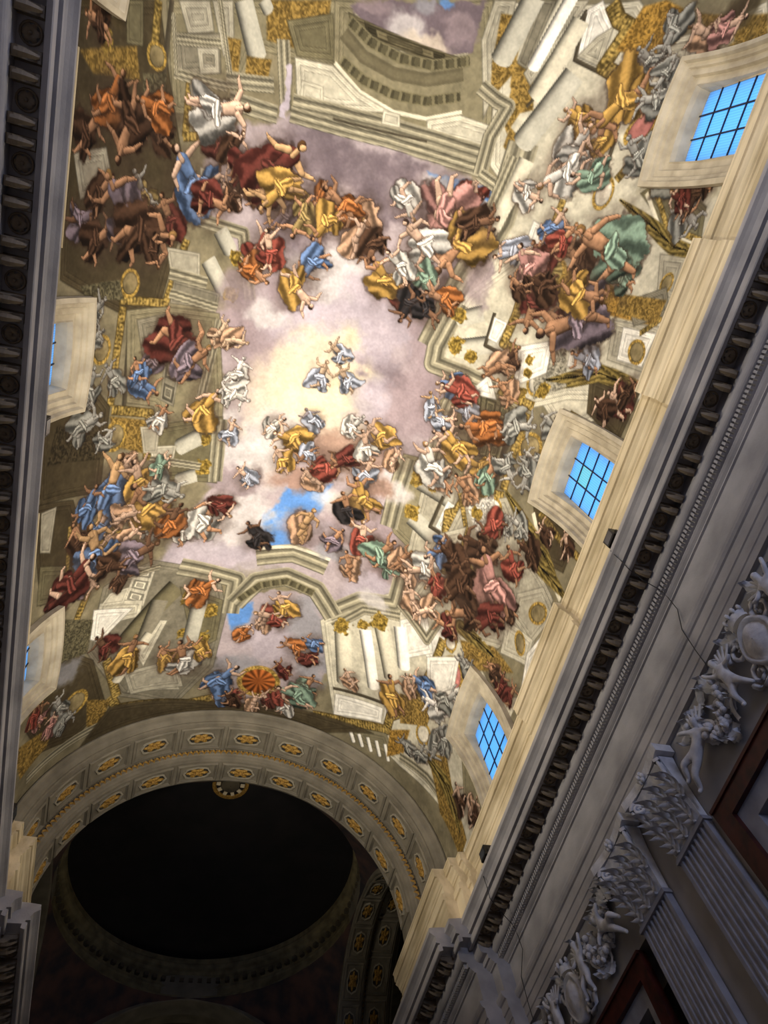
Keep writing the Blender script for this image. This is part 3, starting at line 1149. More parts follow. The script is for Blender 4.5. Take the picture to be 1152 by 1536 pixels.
def capsule(p, r0, r1, col, soft=0.016, dark=0.5, I=None, J=None):
    a, b = np.array(p[0]), np.array(p[1])
    R = max(r0, r1) + 0.06
    I, J = box_of(min(a[0], b[0]) - R, max(a[0], b[0]) + R, min(a[1], b[1]) - R, max(a[1], b[1]) + R)
    S, V = loc(I, J, 0.06)
    if S.size == 0:
        return
    e = b - a
    ws, wv = S - a[0], V - a[1]
    t = np.clip((ws * e[0] + wv * e[1]) / max(e @ e, 1e-9), 0, 1)
    ds, dv = ws - e[0] * t, wv - e[1] * t
    r = r0 + (r1 - r0) * t
    d = np.hypot(ds, dv)
    lit = (ds * LDIR[0] + dv * LDIR[1]) / r
    k = 0.86 + 0.34 * lit - 0.22 * sm(0.55, 1.0, d / r) + 0.2 * (N3[I, J] - 0.5)
    lay(I, J, (1 - sm(r - soft * 0.4, r + soft * 1.6, d)) * 0.42, c3((62, 42, 32)))
    lay(I, J, 1 - sm(r - soft, r + soft * 0.3, d), np.clip(np.asarray(col) * k[..., None], 0, 1))

def fold_edge(x, y, rr):
    a = np.arctan2(y, x)
    return np.sin(a * rr.choice((3, 4, 5)) + rr.random() * 6)

def drapery(c, ctr, ax, ln, wd, col, rr):
    """a swag of cloth: lumpy lens with folds running along it"""
    R = max(ln, wd) * 1.25
    I, J = box_of(ctr[0] - R, ctr[0] + R, ctr[1] - R, ctr[1] + R)
    S, V = loc(I, J, 0.7)
    if S.size == 0:
        return
    e = np.array([math.cos(ax), math.sin(ax)])
    x = ((S - ctr[0]) * e[0] + (V - ctr[1]) * e[1]) / ln
    y = (-(S - ctr[0]) * e[1] + (V - ctr[1]) * e[0]) / wd
    bend = 0.5 * (rr.random() - 0.5)
    y = y + bend * (x * x - 0.3)
    d = np.abs(x) ** 2.2 + np.abs(y) ** 1.8 + (N3[I, J] - 0.5) * 0.7 + 0.16 * fold_edge(x, y, rr)
    ph = rr.random() * 6
    fold = np.sin(y * 6.5 + x * 2.2 * bend * 4 + ph + 1.6 * N2[I, J] * 3)
    fold = np.sign(fold) * np.abs(fold) ** 0.7
    lit = -(LDIR[0] * (-e[1]) + LDIR[1] * e[0])
    k = 0.84 + 0.27 * fold - 0.26 * y * lit + 0.06 * (N4[I, J] - 0.5)
    lay(I, J, (1 - sm(0.9, 1.25, d)) * 0.5, c3((56, 40, 32)))
    lay(I, J, 1 - sm(0.8, 0.95, d), np.clip(np.asarray(col) * k[..., None], 0, 1))

def do_fig(d, sk, q, big, seed):
    rr = random.Random(seed)
    p = pts_of(q)
    pel, hd = p[0], p[1]
    e = hd - pel
    ln = math.hypot(*e) + 1e-6
    e /= ln
    L = max(0.55, min(1.5, 0.5 * ln + 0.42 * big))       # torso length, metres
    head = pel + e * L
    n = np.array([-e[1], e[0]])
    side = rr.choice((-1, 1))
    skin = c3(SK[sk]) * (0.9 + 0.2 * rr.random())
    cl = c3(FC[d])
    ang = math.atan2(e[1], e[0])
    # warm half-tone ground behind the body
    R = L * 1.5
    I, J = box_of(pel[0] - R, pel[0] + R, pel[1] - R, pel[1] + R)
    S, V = loc(I, J, 1.2)
    g = np.hypot(S - pel[0], V - pel[1]) / R
    lay(I, J, (1 - sm(0.3, 0.9, g + 0.5 * (N2[I, J] - 0.5))) * (0.42 if sk not in 'fwe' else 0.15), c3((74, 58, 48)))
    # cloth behind, trailing to one side
    drapery(d, pel - e * L * 0.15 + n * side * L * 0.25, ang + rr.uniform(-0.9, 0.9), L * 0.9, L * 0.55, cl * 0.86, rr)
    drapery(d, pel - n * side * L * 0.3 - e * L * 0.3, ang + rr.uniform(-1.2, 1.2), L * 0.6, L * 0.34, cl * 0.7, rr)
    # legs
    legs = []
    for k, sgn in enumerate((-1, 1)):
        a0 = ang + PI + sgn * rr.uniform(0.1, 0.75) + side * 0.35
        a1 = a0 + rr.uniform(-1.3, 1.3)
        hip = pel + n * sgn * L * 0.1
        kn = hip + np.array([math.cos(a0), math.sin(a0)]) * L * 0.5
        ft = kn + np.array([math.cos(a1), math.sin(a1)]) * L * 0.46
        legs.append((hip, kn, ft, a1))
    for hip, kn, ft, a1 in legs:
        toe = ft + np.array([math.cos(a1 + 0.9), math.sin(a1 + 0.9)]) * L * 0.13
        capsule((ft, toe), L * 0.06, L * 0.04, skin)
        capsule((kn, ft), L * 0.112, L * 0.062, skin)
        capsule((hip, kn), L * 0.17, L * 0.115, skin)
    # far arm, torso, near arm
    sh = pel + e * L * 0.68
    def arm(sgn):
        a0 = ang + sgn * rr.uniform(0.7, 2.3)
        a1 = a0 + rr.uniform(-1.2, 1.2)
        s0 = sh + n * sgn * L * 0.16
        el = s0 + np.array([math.cos(a0), math.sin(a0)]) * L * 0.32
        ha = el + np.array([math.cos(a1), math.sin(a1)]) * L * 0.29
        fi = ha + np.array([math.cos(a1 + 0.3), math.sin(a1 + 0.3)]) * L * 0.09
        capsule((ha, fi), L * 0.042, L * 0.025, skin)
        capsule((el, ha), L * 0.078, L * 0.05, skin)
        capsule((s0, el), L * 0.1, L * 0.08, skin)
    arm(-side)
    bare = rr.random() < 0.55 or d in 'fe'
    tc = skin if bare else cl
    capsule((pel, pel + e * L * 0.34), L * 0.175, L * 0.165, tc)
    capsule((pel + e * L * 0.3, sh), L * 0.17, L * 0.21, tc)
    capsule((sh, head - e * L * 0.08), L * 0.075, L * 0.06, skin)
    # cloth over the hips and one thigh
    if d != 'f':
        hip, kn, ft, a1 = legs[rr.randrange(2)]
        mid = (pel * 0.55 + kn * 0.45)
        drapery(d, mid, math.atan2(*(kn - pel)[::-1]), L * 0.42, L * 0.24, cl, rr)
        drapery(d, pel + n * side * L * 0.1, ang + PI / 2 + rr.uniform(-0.4, 0.4), L * 0.33, L * 0.16, np.minimum(cl * 1.12, 1), rr)
    arm(side)
    hair = c3(rr.choice(((66, 44, 30), (96, 66, 38), (150, 112, 62), (70, 52, 44)))) if sk not in 'ew' else skin * 0.8
    if sk in 'fm':
        hair = hair * 0.4 + skin * 0.6
    capsule((head + n * side * L * 0.02, head + e * L * 0.05 + n * side * L * 0.03), L * 0.115, L * 0.105, hair)
    capsule((head - n * side * L * 0.035, head - n * side * L * 0.05 + e * L * 0.03), L * 0.082, L * 0.078, np.minimum(skin * 1.04, 1))

for k_, r_ in enumerate(PAINT):
    t_ = r_[0]
    if t_ == 'P': do_poly(*r_[1:])
    elif t_ == 'B': do_band(*r_[1:])
    elif t_ == 'C': do_col(*r_[1:])
    elif t_ == 'K': do_cloud(*r_[1:])
    elif t_ == 'E': do_ell(*r_[1:])
    elif t_ == 'Q': do_quad(*r_[1:])
    elif t_ == 'G': do_gild(*r_[1:])
    elif t_ == 'F': do_fig(r_[1], r_[2], r_[3], r_[4], k_)
CANVAS *= (0.93 + 0.14 * N4[..., None] * 0.5 + 0.1 * (N3[..., None] - 0.5) + 0.04)
grey = CANVAS @ np.array([0.3, 0.55, 0.15])
CANVAS = grey[..., None] + (CANVAS - grey[..., None]) * 0.76          # aged, slightly faded pigments
CANVAS = np.clip((CANVAS - 0.5) * 1.08 + 0.48, 0.03, 1)

WIN_Y = (-5.93, 4.93, 15.75)
W_HALF, W_TOP = 1.62, 22.2     # opening in the vault (half width, top above the eye)

def vault_mesh(name, sa, va, rgb):
    ns, nv = len(sa), len(va)
    S, V = np.meshgrid(sa, va, indexing='ij')
    x, y, z = vault_xyz(S, V)
    co = np.stack([x, y, z], -1).reshape(-1, 3)
    i, j = np.meshgrid(np.arange(ns - 1), np.arange(nv - 1), indexing='ij')
    a = (i * nv + j).ravel()
    q = np.stack([a, a + 1, a + nv + 1, a + nv], 1)
    cy = (V[:-1, :-1] + V[1:, 1:]).ravel() / 2
    cz = ((z[:-1, :-1] + z[1:, 1:]) / 2).ravel() - CZ
    keep = np.ones(len(q), bool)
    for yc in WIN_Y:
        keep &= ~((np.abs(cy - yc) < W_HALF) & (cz < W_TOP))
    q = q[keep]
    me = bpy.data.meshes.new(name)
    me.vertices.add(len(co))
    me.vertices.foreach_set('co', co.ravel().astype(np.float32))
    me.loops.add(q.size)
    me.loops.foreach_set('vertex_index', q.ravel().astype(np.int32))
    me.polygons.add(len(q))
    me.polygons.foreach_set('loop_start', np.arange(0, q.size, 4, dtype=np.int32))
    me.polygons.foreach_set('use_smooth', np.ones(len(q), bool))
    me.update(calc_edges=True)
    at = me.color_attributes.new('paint', 'FLOAT_COLOR', 'POINT')
    l = np.where(rgb <= 0.04045, rgb / 12.92, ((rgb + 0.055) / 1.055) ** 2.4).reshape(-1, 3)
    at.data.foreach_set('color', np.concatenate([l, np.ones((len(l), 1))], 1).ravel().astype(np.float32))
    return me

def fresco_material():
    m = bpy.data.materials.new('fresco')
    m.use_nodes = True
    nt = m.node_tree
    b = nt.nodes['Principled BSDF']
    b.inputs['Roughness'].default_value = 0.9
    b.inputs['Specular IOR Level'].default_value = 0.15
    at = nt.nodes.new('ShaderNodeAttribute')
    at.attribute_name = 'paint'
    tc = nt.nodes.new('ShaderNodeTexCoord')
    n = nt.nodes.new('ShaderNodeTexNoise')
    n.inputs['Scale'].default_value = 9
    n.inputs['Detail'].default_value = 8
    nt.links.new(tc.outputs['Object'], n.inputs['Vector'])
    mr = nt.nodes.new('ShaderNodeMapRange')
    mr.inputs['To Min'].default_value = 0.88
    mr.inputs['To Max'].default_value = 1.1
    nt.links.new(n.outputs['Fac'], mr.inputs['Value'])
    mx = nt.nodes.new('ShaderNodeMix')
    mx.data_type = 'RGBA'
    mx.blend_type = 'MULTIPLY'
    mx.inputs[0].default_value = 1.0
    nt.links.new(at.outputs['Color'], mx.inputs[6])
    nt.links.new(mr.outputs[0], mx.inputs[7])
    nt.links.new(mx.outputs[2], b.inputs['Base Color'])
    return m

M['fresco'] = fresco_material()
ceil_o = obj('ceiling', vault_mesh('ceiling', SA, VA, CANVAS), 'fresco')
tag(ceil_o, 'painted barrel vault with sky, clouds, draped figures and painted architecture', None, None, 'structure')
sa2 = np.arange(-S_MAX, S_MAX + 0.05, 0.2)
va2 = np.arange(-18.0, Y_NEAR + 0.11, 0.25)
va2[-1] = Y_NEAR
rgb2 = np.zeros((len(sa2), len(va2), 3)) + base
rgb2 *= (0.75 + 0.5 * rng.random((len(sa2), len(va2), 1)))
tag(obj('ceiling', vault_mesh('ceiling_front', sa2, va2, rgb2), 'fresco'), None, None, None, 'structure')
# ------------------------------------------------------------------ the room shell
Y0, Y1 = -18.0, 18.6           # nave walls, facade to crossing pier
BLOCKS = (-11.23, -0.49, 10.25)   # centres of the paired pilasters and attic pedestals

def struct(o, label=None):
    return tag(o, label, None, None, 'structure')

def zz(p):
    return [(x, z + CZ) for x, z in p]

f = MB(); f.box(-16, 16, -18.4, 52, -0.3, 0)
struct(f.build('floor', 'floor'))
f = MB(); f.box(-9.6, 9.6, -18.5, -18.0, 0, 30)
struct(f.build('wall_front', 'wall'))

def side_wall(mir, name):
    f = MB()
    def bx(x0, x1, y0, y1, z0, z1):
        a, b = sorted((mir * x0, mir * x1))
        f.box(a, b, y0, y1, z0, z1)
    bx(8.62, 9.2, Y0, Y1 + 3.2, 0, 15.7)                       # outer skin
    bx(7.92, 8.62, Y0, Y1 + 0.2, 9.5 + CZ, 11.32 + CZ)         # band carrying the stucco
    bx(7.92, 8.62, Y0, Y1 + 0.2, 11.32 + CZ, 14.0 + CZ)
    for b in BLOCKS:
        bx(7.92, 8.62, b - 1.72, b + 1.72, 0, 9.5 + CZ)
    bx(7.92, 8.62, 18.2, Y1 + 0.2, 0, 9.5 + CZ)
    return struct(f.build(name, 'wall'))

side_wall(1, 'wall_right')
side_wall(-1, 'wall_left')

def arc(cx, cz, r, a0, a1, n=6):
    return [(cx + r * math.cos(math.radians(a0 + (a1 - a0) * i / n)), cz + r * math.sin(math.radians(a0 + (a1 - a0) * i / n))) for i in range(n + 1)]

def entablature_prof(dx):
    p = [(8.3, 11.3), (7.80, 11.3), (7.80, 11.48), (7.775, 11.50), (7.775, 11.72), (7.745, 11.74), (7.745, 11.98), (7.70, 12.0), (7.66, 12.06), (7.64, 12.12), (7.64, 12.18),
         (7.76, 12.2), (7.76, 12.98), (7.70, 12.99), (7.70, 13.02), (7.64, 13.06), (7.60, 13.10), (7.60, 13.13),
         (7.54, 13.13), (7.54, 13.27), (7.50, 13.28)]
    p += arc(7.46, 13.42, 0.14, 285, 200, 5)
    p += [(7.32, 13.44), (7.32, 13.74), (6.86, 13.74), (6.86, 13.62), (6.75, 13.58), (6.73, 13.60), (6.73, 13.78), (6.80, 13.79), (6.80, 13.84), (6.68, 13.85), (6.67, 13.90), (6.72, 13.91)]
    p += [(6.71, 13.97), (6.67, 14.06), (6.60, 14.12), (6.53, 14.16), (6.52, 14.20), (6.55, 14.21), (6.55, 14.32), (6.9, 14.36), (8.3, 14.4)]
    return zz([(x - dx, z) for x, z in p])

def attic_prof(dx):
    """pedestal zone between the cornice and the vault"""
    p = [(8.55, 14.3), (7.72, 14.3), (7.72, 14.9), (7.80, 15.0), (7.80, 16.25), (7.74, 16.27), (7.74, 16.5), (7.84, 16.53), (7.84, 16.78), (7.80, 16.80), (7.80, 16.86), (7.76, 16.90), (7.73, 17.0), (7.66, 17.06), (7.63, 17.10), (7.70, 17.12), (7.70, 17.16), (7.61, 17.18), (7.61, 17.42), (7.58, 17.44), (7.58, 17.5), (8.55, 17.55)]
    return zz([(x - dx + 0.08, z) for x, z in p])

# ---- shared small pieces of the cornice
def modillion_mesh():
    m = MB()
    prof = [(0.0, 0.0), (0.0, -0.20), (-0.05, -0.26), (-0.13, -0.27), (-0.2, -0.23), (-0.26, -0.17), (-0.34, -0.15), (-0.40, -0.15), (-0.45, -0.11), (-0.45, -0.05), (-0.47, -0.04), (-0.47, 0.0)]
    m.prism(prof, -0.085, 0.085)
    rows = []                                     # leaf lying under the scroll
    for i in range(6):
        t = i / 5
        x = -0.08 - 0.36 * t
        z = -0.285 + 0.11 * t - 0.05 * math.sin(t * PI)
        w = 0.075 * (1 - 0.55 * t ** 2)
        rows.append([(x, -w, z + 0.03), (x, 0, z - 0.01), (x, w, z + 0.03)])
    m.grid(rows)
    m.box(-0.49, 0.0, -0.105, 0.105, -0.03, 0.0)
    return m.mesh('modillion')

def rosette_mesh(r=0.15, petals=6):
    m = MB()
    m.lathe([(r * 1.25, 0), (r * 1.25, -0.03), (r * 1.05, -0.045), (r * 1.0, -0.012)], 14)
    for k in range(petals):
        a = 2 * PI * k / petals
        c, s = math.cos(a), math.sin(a)
        rows = []
        for t, w, h in ((0.1, 0.3, -0.05), (0.55, 0.42, -0.08), (0.95, 0.2, -0.03)):
            rows.append([(r * (t * c - u * s), r * (t * s + u * c), h + abs(u) * 0.03) for u in (-w, 0, w)])
        m.grid(rows)
    m.ell((0, 0, -0.06), r * 0.24, r * 0.24, 0.04, 8, 4)
    return m.mesh('rosette', True)

def dentil_mesh():
    m = MB()
    m.box(-0.09, 0, -0.03, 0.03, -0.065, 0.065)
    return m.mesh('dentil')

ME_MOD, ME_ROS, ME_DEN = modillion_mesh(), rosette_mesh(), dentil_mesh()
ME_MOD.materials.append(M['corn_shade'])
ME_DEN.materials.append(M['stone'])
ME_ROS.materials.append(M['corn_shade'])

def pieces(parent, mir, dx, y0, y1, den=True):
    k0 = math.ceil((y0 + 0.49) / 0.9764 - 0.3)
    k1 = math.floor((y1 + 0.49) / 0.9764 + 0.3)
    for k in range(k0, k1 + 1):
        yc = -0.49 + 0.9764 * k
        for d in (-0.16, 0.16):
            if y0 + 0.1 < yc + d < y1 - 0.1:
                o = obj('modillion', ME_MOD, None, parent, (mir * (7.33 - dx), yc + d, 13.74 + CZ))
                if mir < 0: o.rotation_euler = (0, 0, PI)
        if y0 + 0.2 < yc + 0.488 < y1 - 0.2:
            obj('rosette', ME_ROS, None, parent, (mir * (7.09 - dx), yc + 0.488, 13.735 + CZ))
    if den:
        y = y0 + 0.05
        while y < y1 - 0.03:
            obj('dentil', ME_DEN, None, parent, (mir * (7.54 - dx), y, 13.2 + CZ))
            y += 0.1065

n_trim = 0
def trim(mb, m, label=None):
    global n_trim
    n_trim += 1
    return struct(mb.build('trim_%d' % n_trim, m), label)

for mir, nm in ((1, 'right'), (-1, 'left')):
    f = MB(); f.prism(entablature_prof(0), Y0, 18.3, mir)
    e = trim(f, 'stone', 'long grey stone entablature with bracketed cornice along the %s nave wall' % nm)
    pieces(e, mir, 0, -10.0, 18.25, mir > 0)
    # entablature breaking forward over the crossing pier
    f = MB(); f.prism(entablature_prof(0.42), 17.95, 18.65, mir); f.prism(entablature_prof(0.92), 18.4, 25.1, mir)
    e = trim(f, 'stone', 'stepped entablature over the crossing pier on the %s side' % nm)
    pieces(e, mir, 0.92, 18.45, 25.0, mir > 0)
    # attic
    f = MB(); f.prism(attic_prof(0), Y0, 19.0, mir)
    a = trim(f, 'cream', 'cream plaster attic above the %s cornice, breaking forward in pedestals' % nm)
    for b in BLOCKS:
        g = MB(); g.prism(attic_prof(0.24), b - 2.02, b + 2.02, mir)
        g.build('pedestal', 'cream', a)
    f = MB(); f.prism(attic_prof(0.55), 18.9, 19.9, mir); f.prism(attic_prof(0.98), 19.5, 25.1, mir)
    f.prism(attic_prof(0.25), 18.6, 19.2, mir)
    trim(f, 'cream', 'stepped cream pedestal of the crossing pier carrying the arch on the %s side' % nm)
    f = MB()
    a0, a1 = sorted((mir * 7.0, mir * 8.7))
    f.box(a0, a1, 18.7, 25.1, 0, 11.4 + CZ)
    struct(f.build('wall_pier_%s' % nm, 'wall'))
    # fluted corner of the pier and its capital block
    f = MB()
    a0, a1 = sorted((mir * 6.86, mir * 7.1))
    f.box(a0, a1, 19.2, 20.6, 0, 9.6 + CZ)
    f.box(*sorted((mir * 6.75, mir * 7.1)), 19.1, 20.7, 9.6 + CZ, 9.75 + CZ)
    f.box(*sorted((mir * 6.8, mir * 7.1)), 19.15, 20.65, 9.75 + CZ, 11.3 + CZ)
    f.build('pier_pilaster', 'pil', bpy.data.objects['wall_pier_%s' % nm])

# ------------------------------------------------------------------ windows
def surf_x(z):
    d = max(z - ZS, 0)
    return math.sqrt(RV * RV - d * d)

XG = 8.62                    # glass plane
def make_window(idx, mir, yc):
    W_ = bpy.data.objects.new('window_%d' % idx, None)
    W_.location = (0, yc, 0)
    link(W_)
    struct(W_, 'blue daylight window in a moulded stucco frame on the %s side' % ('right' if mir > 0 else 'left'))
    zb = 17.3
    rings = [(1.80, 22.40, 0.10, 0), (1.80, 22.40, -0.20, 0), (1.66, 22.28, -0.23, 0), (1.62, 22.24, -0.10, 0), (1.50, 22.14, -0.10, 0), (1.47, 22.12, -0.02, 0), (1.30, 22.0, -0.04, 0), (1.26, 21.96, 0.08, 0), (1.08, 21.80, 0.06, 0), (1.04, 21.76, 0.02, 0), (1.0, 21.72, 0.16, 0), (0.97, 21.68, 0, XG + 0.02)]
    rows = []
    for w, t, dx, xa in rings:
        r = []
        for i in range(9):
            z = zb + (t - zb) * i / 8
            r.append((mir * (xa or surf_x(z) + dx), -w, z + CZ))
        for i in range(1, 12):
            u = -1 + 2 * i / 12
            z = t + 0.14 * (1 - u * u) * (w / 1.8)
            r.append((mir * (xa or surf_x(z) + dx), u * w, z + CZ))
        for i in range(8, -1, -1):
            z = zb + (t - zb) * i / 8
            r.append((mir * (xa or surf_x(z) + dx), w, z + CZ))
        rows.append(r)
    f = MB(); f.grid(rows)
    fr = f.build('window_frame', 'winframe', W_)
    # keystone joints and hooks on the frame are below 10 px; panes and bars follow
    w0, zt, zl = 0.97, 21.78, 18.7
    nr = 4
    for i in range(3):
        for j in range(nr):
            ya = -w0 + 2 * w0 * i / 3
            yb = ya + 2 * w0 / 3
            zc = zl + (zt - zl) * j / nr
            zd = zc + (zt - zl) / nr
            g = MB(); g.box(*sorted((mir * (XG + 0.0), mir * (XG + 0.02))), ya, yb, zc + CZ, zd + CZ)
            g.build('pane', 'pane2' if (idx == 2 and i == 1 and j == 2) else 'pane', W_)
    for i in (1, 2):
        y = -w0 + 2 * w0 * i / 3
        g = MB(); g.box(*sorted((mir * (XG - 0.04), mir * (XG - 0.005))), y - 0.02, y + 0.02, zl + CZ, zt + CZ)
        g.build('glazing_bar', 'iron', W_)
    for j in range(1, nr):
        z = zl + (zt - zl) * j / nr
        g = MB(); g.box(*sorted((mir * (XG - 0.045), mir * (XG - 0.01))), -w0, w0, z - 0.02 + CZ, z + 0.02 + CZ)
        g.build('glazing_bar', 'iron', W_)
    # wall behind the frame, around the glass
    f = MB()
    for a, b, c, d in ((-2.0, -w0, 15.9, 22.6), (w0, 2.0, 15.9, 22.6), (-w0, w0, 15.9, zl)):
        f.box(*sorted((mir * (XG - 0.02), mir * (XG + 0.3))), a, b, c + CZ, d + CZ)
    f.box(*sorted((mir * (XG - 0.02), mir * (XG + 0.3))), -w0, w0, 21.72 + CZ, 22.6 + CZ)
    f.build('jamb', 'winframe', W_)
    return W_

k = 0
for mir in (1, -1):
    for yc in WIN_Y:
        k += 1
        make_window(k, mir, yc)

# ------------------------------------------------------------------ coffered arches of the crossing
STILT = 2.0
def arch_path(r, n=56):
    pts = [(-r, -STILT), (-r, -STILT / 2)]
    pts += [(-r * math.cos(PI * i / n), r * math.sin(PI * i / n)) for i in range(n + 1)]
    return pts + [(r, -STILT / 2), (r, -STILT)]

def arch_sweep(prof):
    """prof: (radius, y); swept round the arch, centre at origin"""
    rows = []
    for r, y in prof:
        rows.append([(x, y, z) for x, z in arch_path(r)])
    m = MB(); m.grid(rows)
    return m

R1, R2 = 7.9, 7.32
CY = 33.1                        # centre of the crossing
def rel(y): return y - CY
ARCH_PROF = [(8.75, 21.78), (8.5, 21.78), (8.46, 21.70), (8.40, 21.70), (8.36, 21.76), (8.34, 21.86), (8.22, 21.90), (8.12, 21.96), (8.08, 22.06), (8.02, 22.06), (8.0, 22.14), (R1, 22.16), (R1, 23.62), (7.86, 23.64),
             (7.80, 23.62), (7.62, 23.62), (7.58, 23.68), (7.5, 23.70), (7.42, 23.74), (7.40, 23.82), (R2, 23.84), (R2, 25.02), (7.36, 25.1), (8.75, 25.1)]

def coffer_mesh(r, y0, y1, half):
    """raised frame and sunk field, lying on the soffit at the crown"""
    m = MB()
    n = 8
    def ring(i, o, d):
        """angular half o, y inset i, depth d (towards the centre)"""
        ya, yb = y0 + i, y1 - i
        return [((r - d) * math.sin(a), ya, (r - d) * math.cos(a)) for a in [(-o + 2 * o * t / n) for t in range(n + 1)]] + \
               [((r - d) * math.sin(a), yb, (r - d) * math.cos(a)) for a in [(o - 2 * o * t / n) for t in range(n + 1)]]
    rows = []
    for i, da, d in ((0.0, 0.0, 0.0), (0.0, 0.0, 0.05), (0.05, 0.007, 0.09), (0.08, 0.011, 0.09), (0.10, 0.014, 0.03), (0.13, 0.018, 0.05), (0.16, 0.022, 0.004)):
        rows.append(ring(i, half - da, d))
    m.grid(rows, True)
    return m.mesh('coffer_frame')

def coffer_rosette(r, yc):
    m = MB()
    def pt(u, v, d):
        a = u / r
        return ((r - d) * math.sin(a), yc + v, (r - d) * math.cos(a))
    L_, H_ = 0.66, 0.34
    K = 28
    def lob(t): return 1 - 0.03 * math.cos(4 * t) + 0.05 * math.cos(8 * t)
    rows = []
    for s, d in ((1.0, 0.0), (1.0, 0.08), (0.9, 0.09), (0.86, 0.02)):
        rows.append([pt(L_ * s * lob(2 * PI * q / K) * math.cos(2 * PI * q / K), H_ * s * lob(2 * PI * q / K) * math.sin(2 * PI * q / K), d) for q in range(K)])
    m.grid(rows, True)
    me1 = m.mesh('cartouche_rim')
    m = MB()
    rows = []
    for s, d in ((0.66, 0.0), (0.62, 0.06), (0.42, 0.11), (0.26, 0.07), (0.18, 0.12), (0.02, 0.15)):
        rows.append([pt(L_ * s * (1 + 0.25 * math.cos(6 * 2 * PI * q / K)) * math.cos(2 * PI * q / K), H_ * s * (1 + 0.25 * math.cos(6 * 2 * PI * q / K)) * math.sin(2 * PI * q / K), d * (1 + 0.3 * math.cos(6 * 2 * PI * q / K))) for q in range(K)])
    m.grid(rows, True)
    me2 = m.mesh('rosette', True)
    m = MB()
    rows = [[pt(L_ * s * lob(2 * PI * q / K) * math.cos(2 * PI * q / K), H_ * s * lob(2 * PI * q / K) * math.sin(2 * PI * q / K), 0.015) for q in range(K)] for s in (0.9, 0.02)]
    m.grid(rows, True)
    me3 = m.mesh('cartouche_field')
    return me1, me2, me3

def leaf_bead(r, y):
    m = MB()
    rows = []
    for i in range(5):
        t = i / 4
        w = 0.12 * math.sin(PI * (0.15 + 0.8 * t)) + 0.02
        rows.append([(-w, y - 0.10 + 0.2 * t, r - 0.02), (0, y - 0.10 + 0.2 * t, r - 0.14 - 0.08 * math.sin(PI * t)), (w, y - 0.10 + 0.2 * t, r - 0.02)])
    m.grid(rows)
    return m.mesh('gilt_leaf')

ARCH_ME = arch_sweep([(r, rel(y)) for r, y in ARCH_PROF]).mesh('arch')
ARCH_ME.materials.append(M['arch'])
CF1 = coffer_mesh(R1, rel(22.24), rel(23.52), math.radians(7.35))
CF2 = coffer_mesh(R2, rel(23.92), rel(24.98), math.radians(7.5))
for me in (CF1, CF2): me.materials.append(M['arch'])
RS1 = coffer_rosette(R1, rel(22.88))
RS2 = coffer_rosette(R2, rel(24.45))
for a in (RS1, RS2):
    a[0].materials.append(M['archlt']); a[1].materials.append(M['gold']); a[2].materials.append(M['niche'])
BEAD = leaf_bead(7.8, rel(23.64))
BEAD.materials.append(M['gold'])

def make_arch(label, rz, detail=True, rng_a=range(-5, 6)):
    global n_trim
    n_trim += 1
    A = obj('trim_%d' % n_trim, ARCH_ME, None, None, (0, CY, ZS + CZ))
    A.rotation_euler = (0, 0, rz)
    struct(A, label)
    if not detail:
        return A
    for cf, rs, st in ((CF1, RS1, 16.1), (CF2, RS2, 16.5)):
        for q in rng_a:
            a = math.radians(q * st + 0.6)
            if abs(a) > 1.5: continue
            c = obj('coffer_frame', cf, None, A)
            c.rotation_euler = (0, a, 0)
            for nme, me in zip(('cartouche_rim', 'rosette', 'cartouche_field'), rs):
                obj(nme, me, None, c)
    for q in range(-44, 45):
        b = obj('gilt_leaf', BEAD, None, A)
        b.rotation_euler = (0, math.radians(q * 1.98), 0)
    return A

make_arch('grey coffered arch with gilded rosettes closing the painted vault', 0)
make_arch('dim coffered transept arch right of the dark dome', PI / 2)
make_arch('dim coffered transept arch left of the dark dome', -PI / 2, False)
make_arch('dim coffered arch beyond the dark dome', PI, False)

# ---- pendentives, drum ring and the dark flat dome
f = MB()
HB = 8.0
ZSC = 0.928
n = 20
for qx, qy in ((1, 1), (-1, 1), (-1, -1), (1, -1)):
    rows = []
    for i in range(n + 1):
        h = 8.0 * i / n
        rr = math.sqrt(128 - h * h)
        a0 = math.acos(min(1, HB / rr))
        rows.append([(qx * rr * math.cos(a0 + (PI / 2 - 2 * a0) * j / 12), CY + qy * rr * math.sin(a0 + (PI / 2 - 2 * a0) * j / 12), ZS + CZ + h * ZSC) for j in range(13)])
    f.grid(rows)
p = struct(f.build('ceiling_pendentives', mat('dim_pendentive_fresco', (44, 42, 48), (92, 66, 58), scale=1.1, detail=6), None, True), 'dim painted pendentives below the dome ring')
f = MB()
RP = [(8.0, 26.74), (8.08, 26.78), (8.02, 26.86), (8.16, 26.94), (8.16, 27.3), (8.12, 27.4), (8.16, 27.5), (8.2, 27.9), (8.0, 28.05), (7.95, 28.2), (7.8, 28.3), (7.75, 28.5), (7.8, 28.6), (7.8, 28.9), (8.35, 28.9), (8.35, 26.8)]
f.lathe([(r, z) for r, z in RP], 96, at=(0, CY, CZ))
n_trim += 1
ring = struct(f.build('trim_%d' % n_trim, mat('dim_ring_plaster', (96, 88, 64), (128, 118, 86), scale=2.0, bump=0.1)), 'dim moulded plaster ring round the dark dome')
m = MB(); m.box(7.93, 8.2, -0.12, 0.12, 0, 0.22)
ME_RB = m.mesh('ring_bracket'); ME_RB.materials.append(M['dark'])
for q in range(96):
    b = obj('ring_bracket', ME_RB, None, ring, (0, CY, 27.62 + CZ))
    b.rotation_euler = (0, 0, 2 * PI * q / 96)
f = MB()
f.lathe([(8.0, 28.88), (5.0, 28.9), (2.0, 28.9), (0.02, 28.9)], 64, at=(0, CY, CZ))
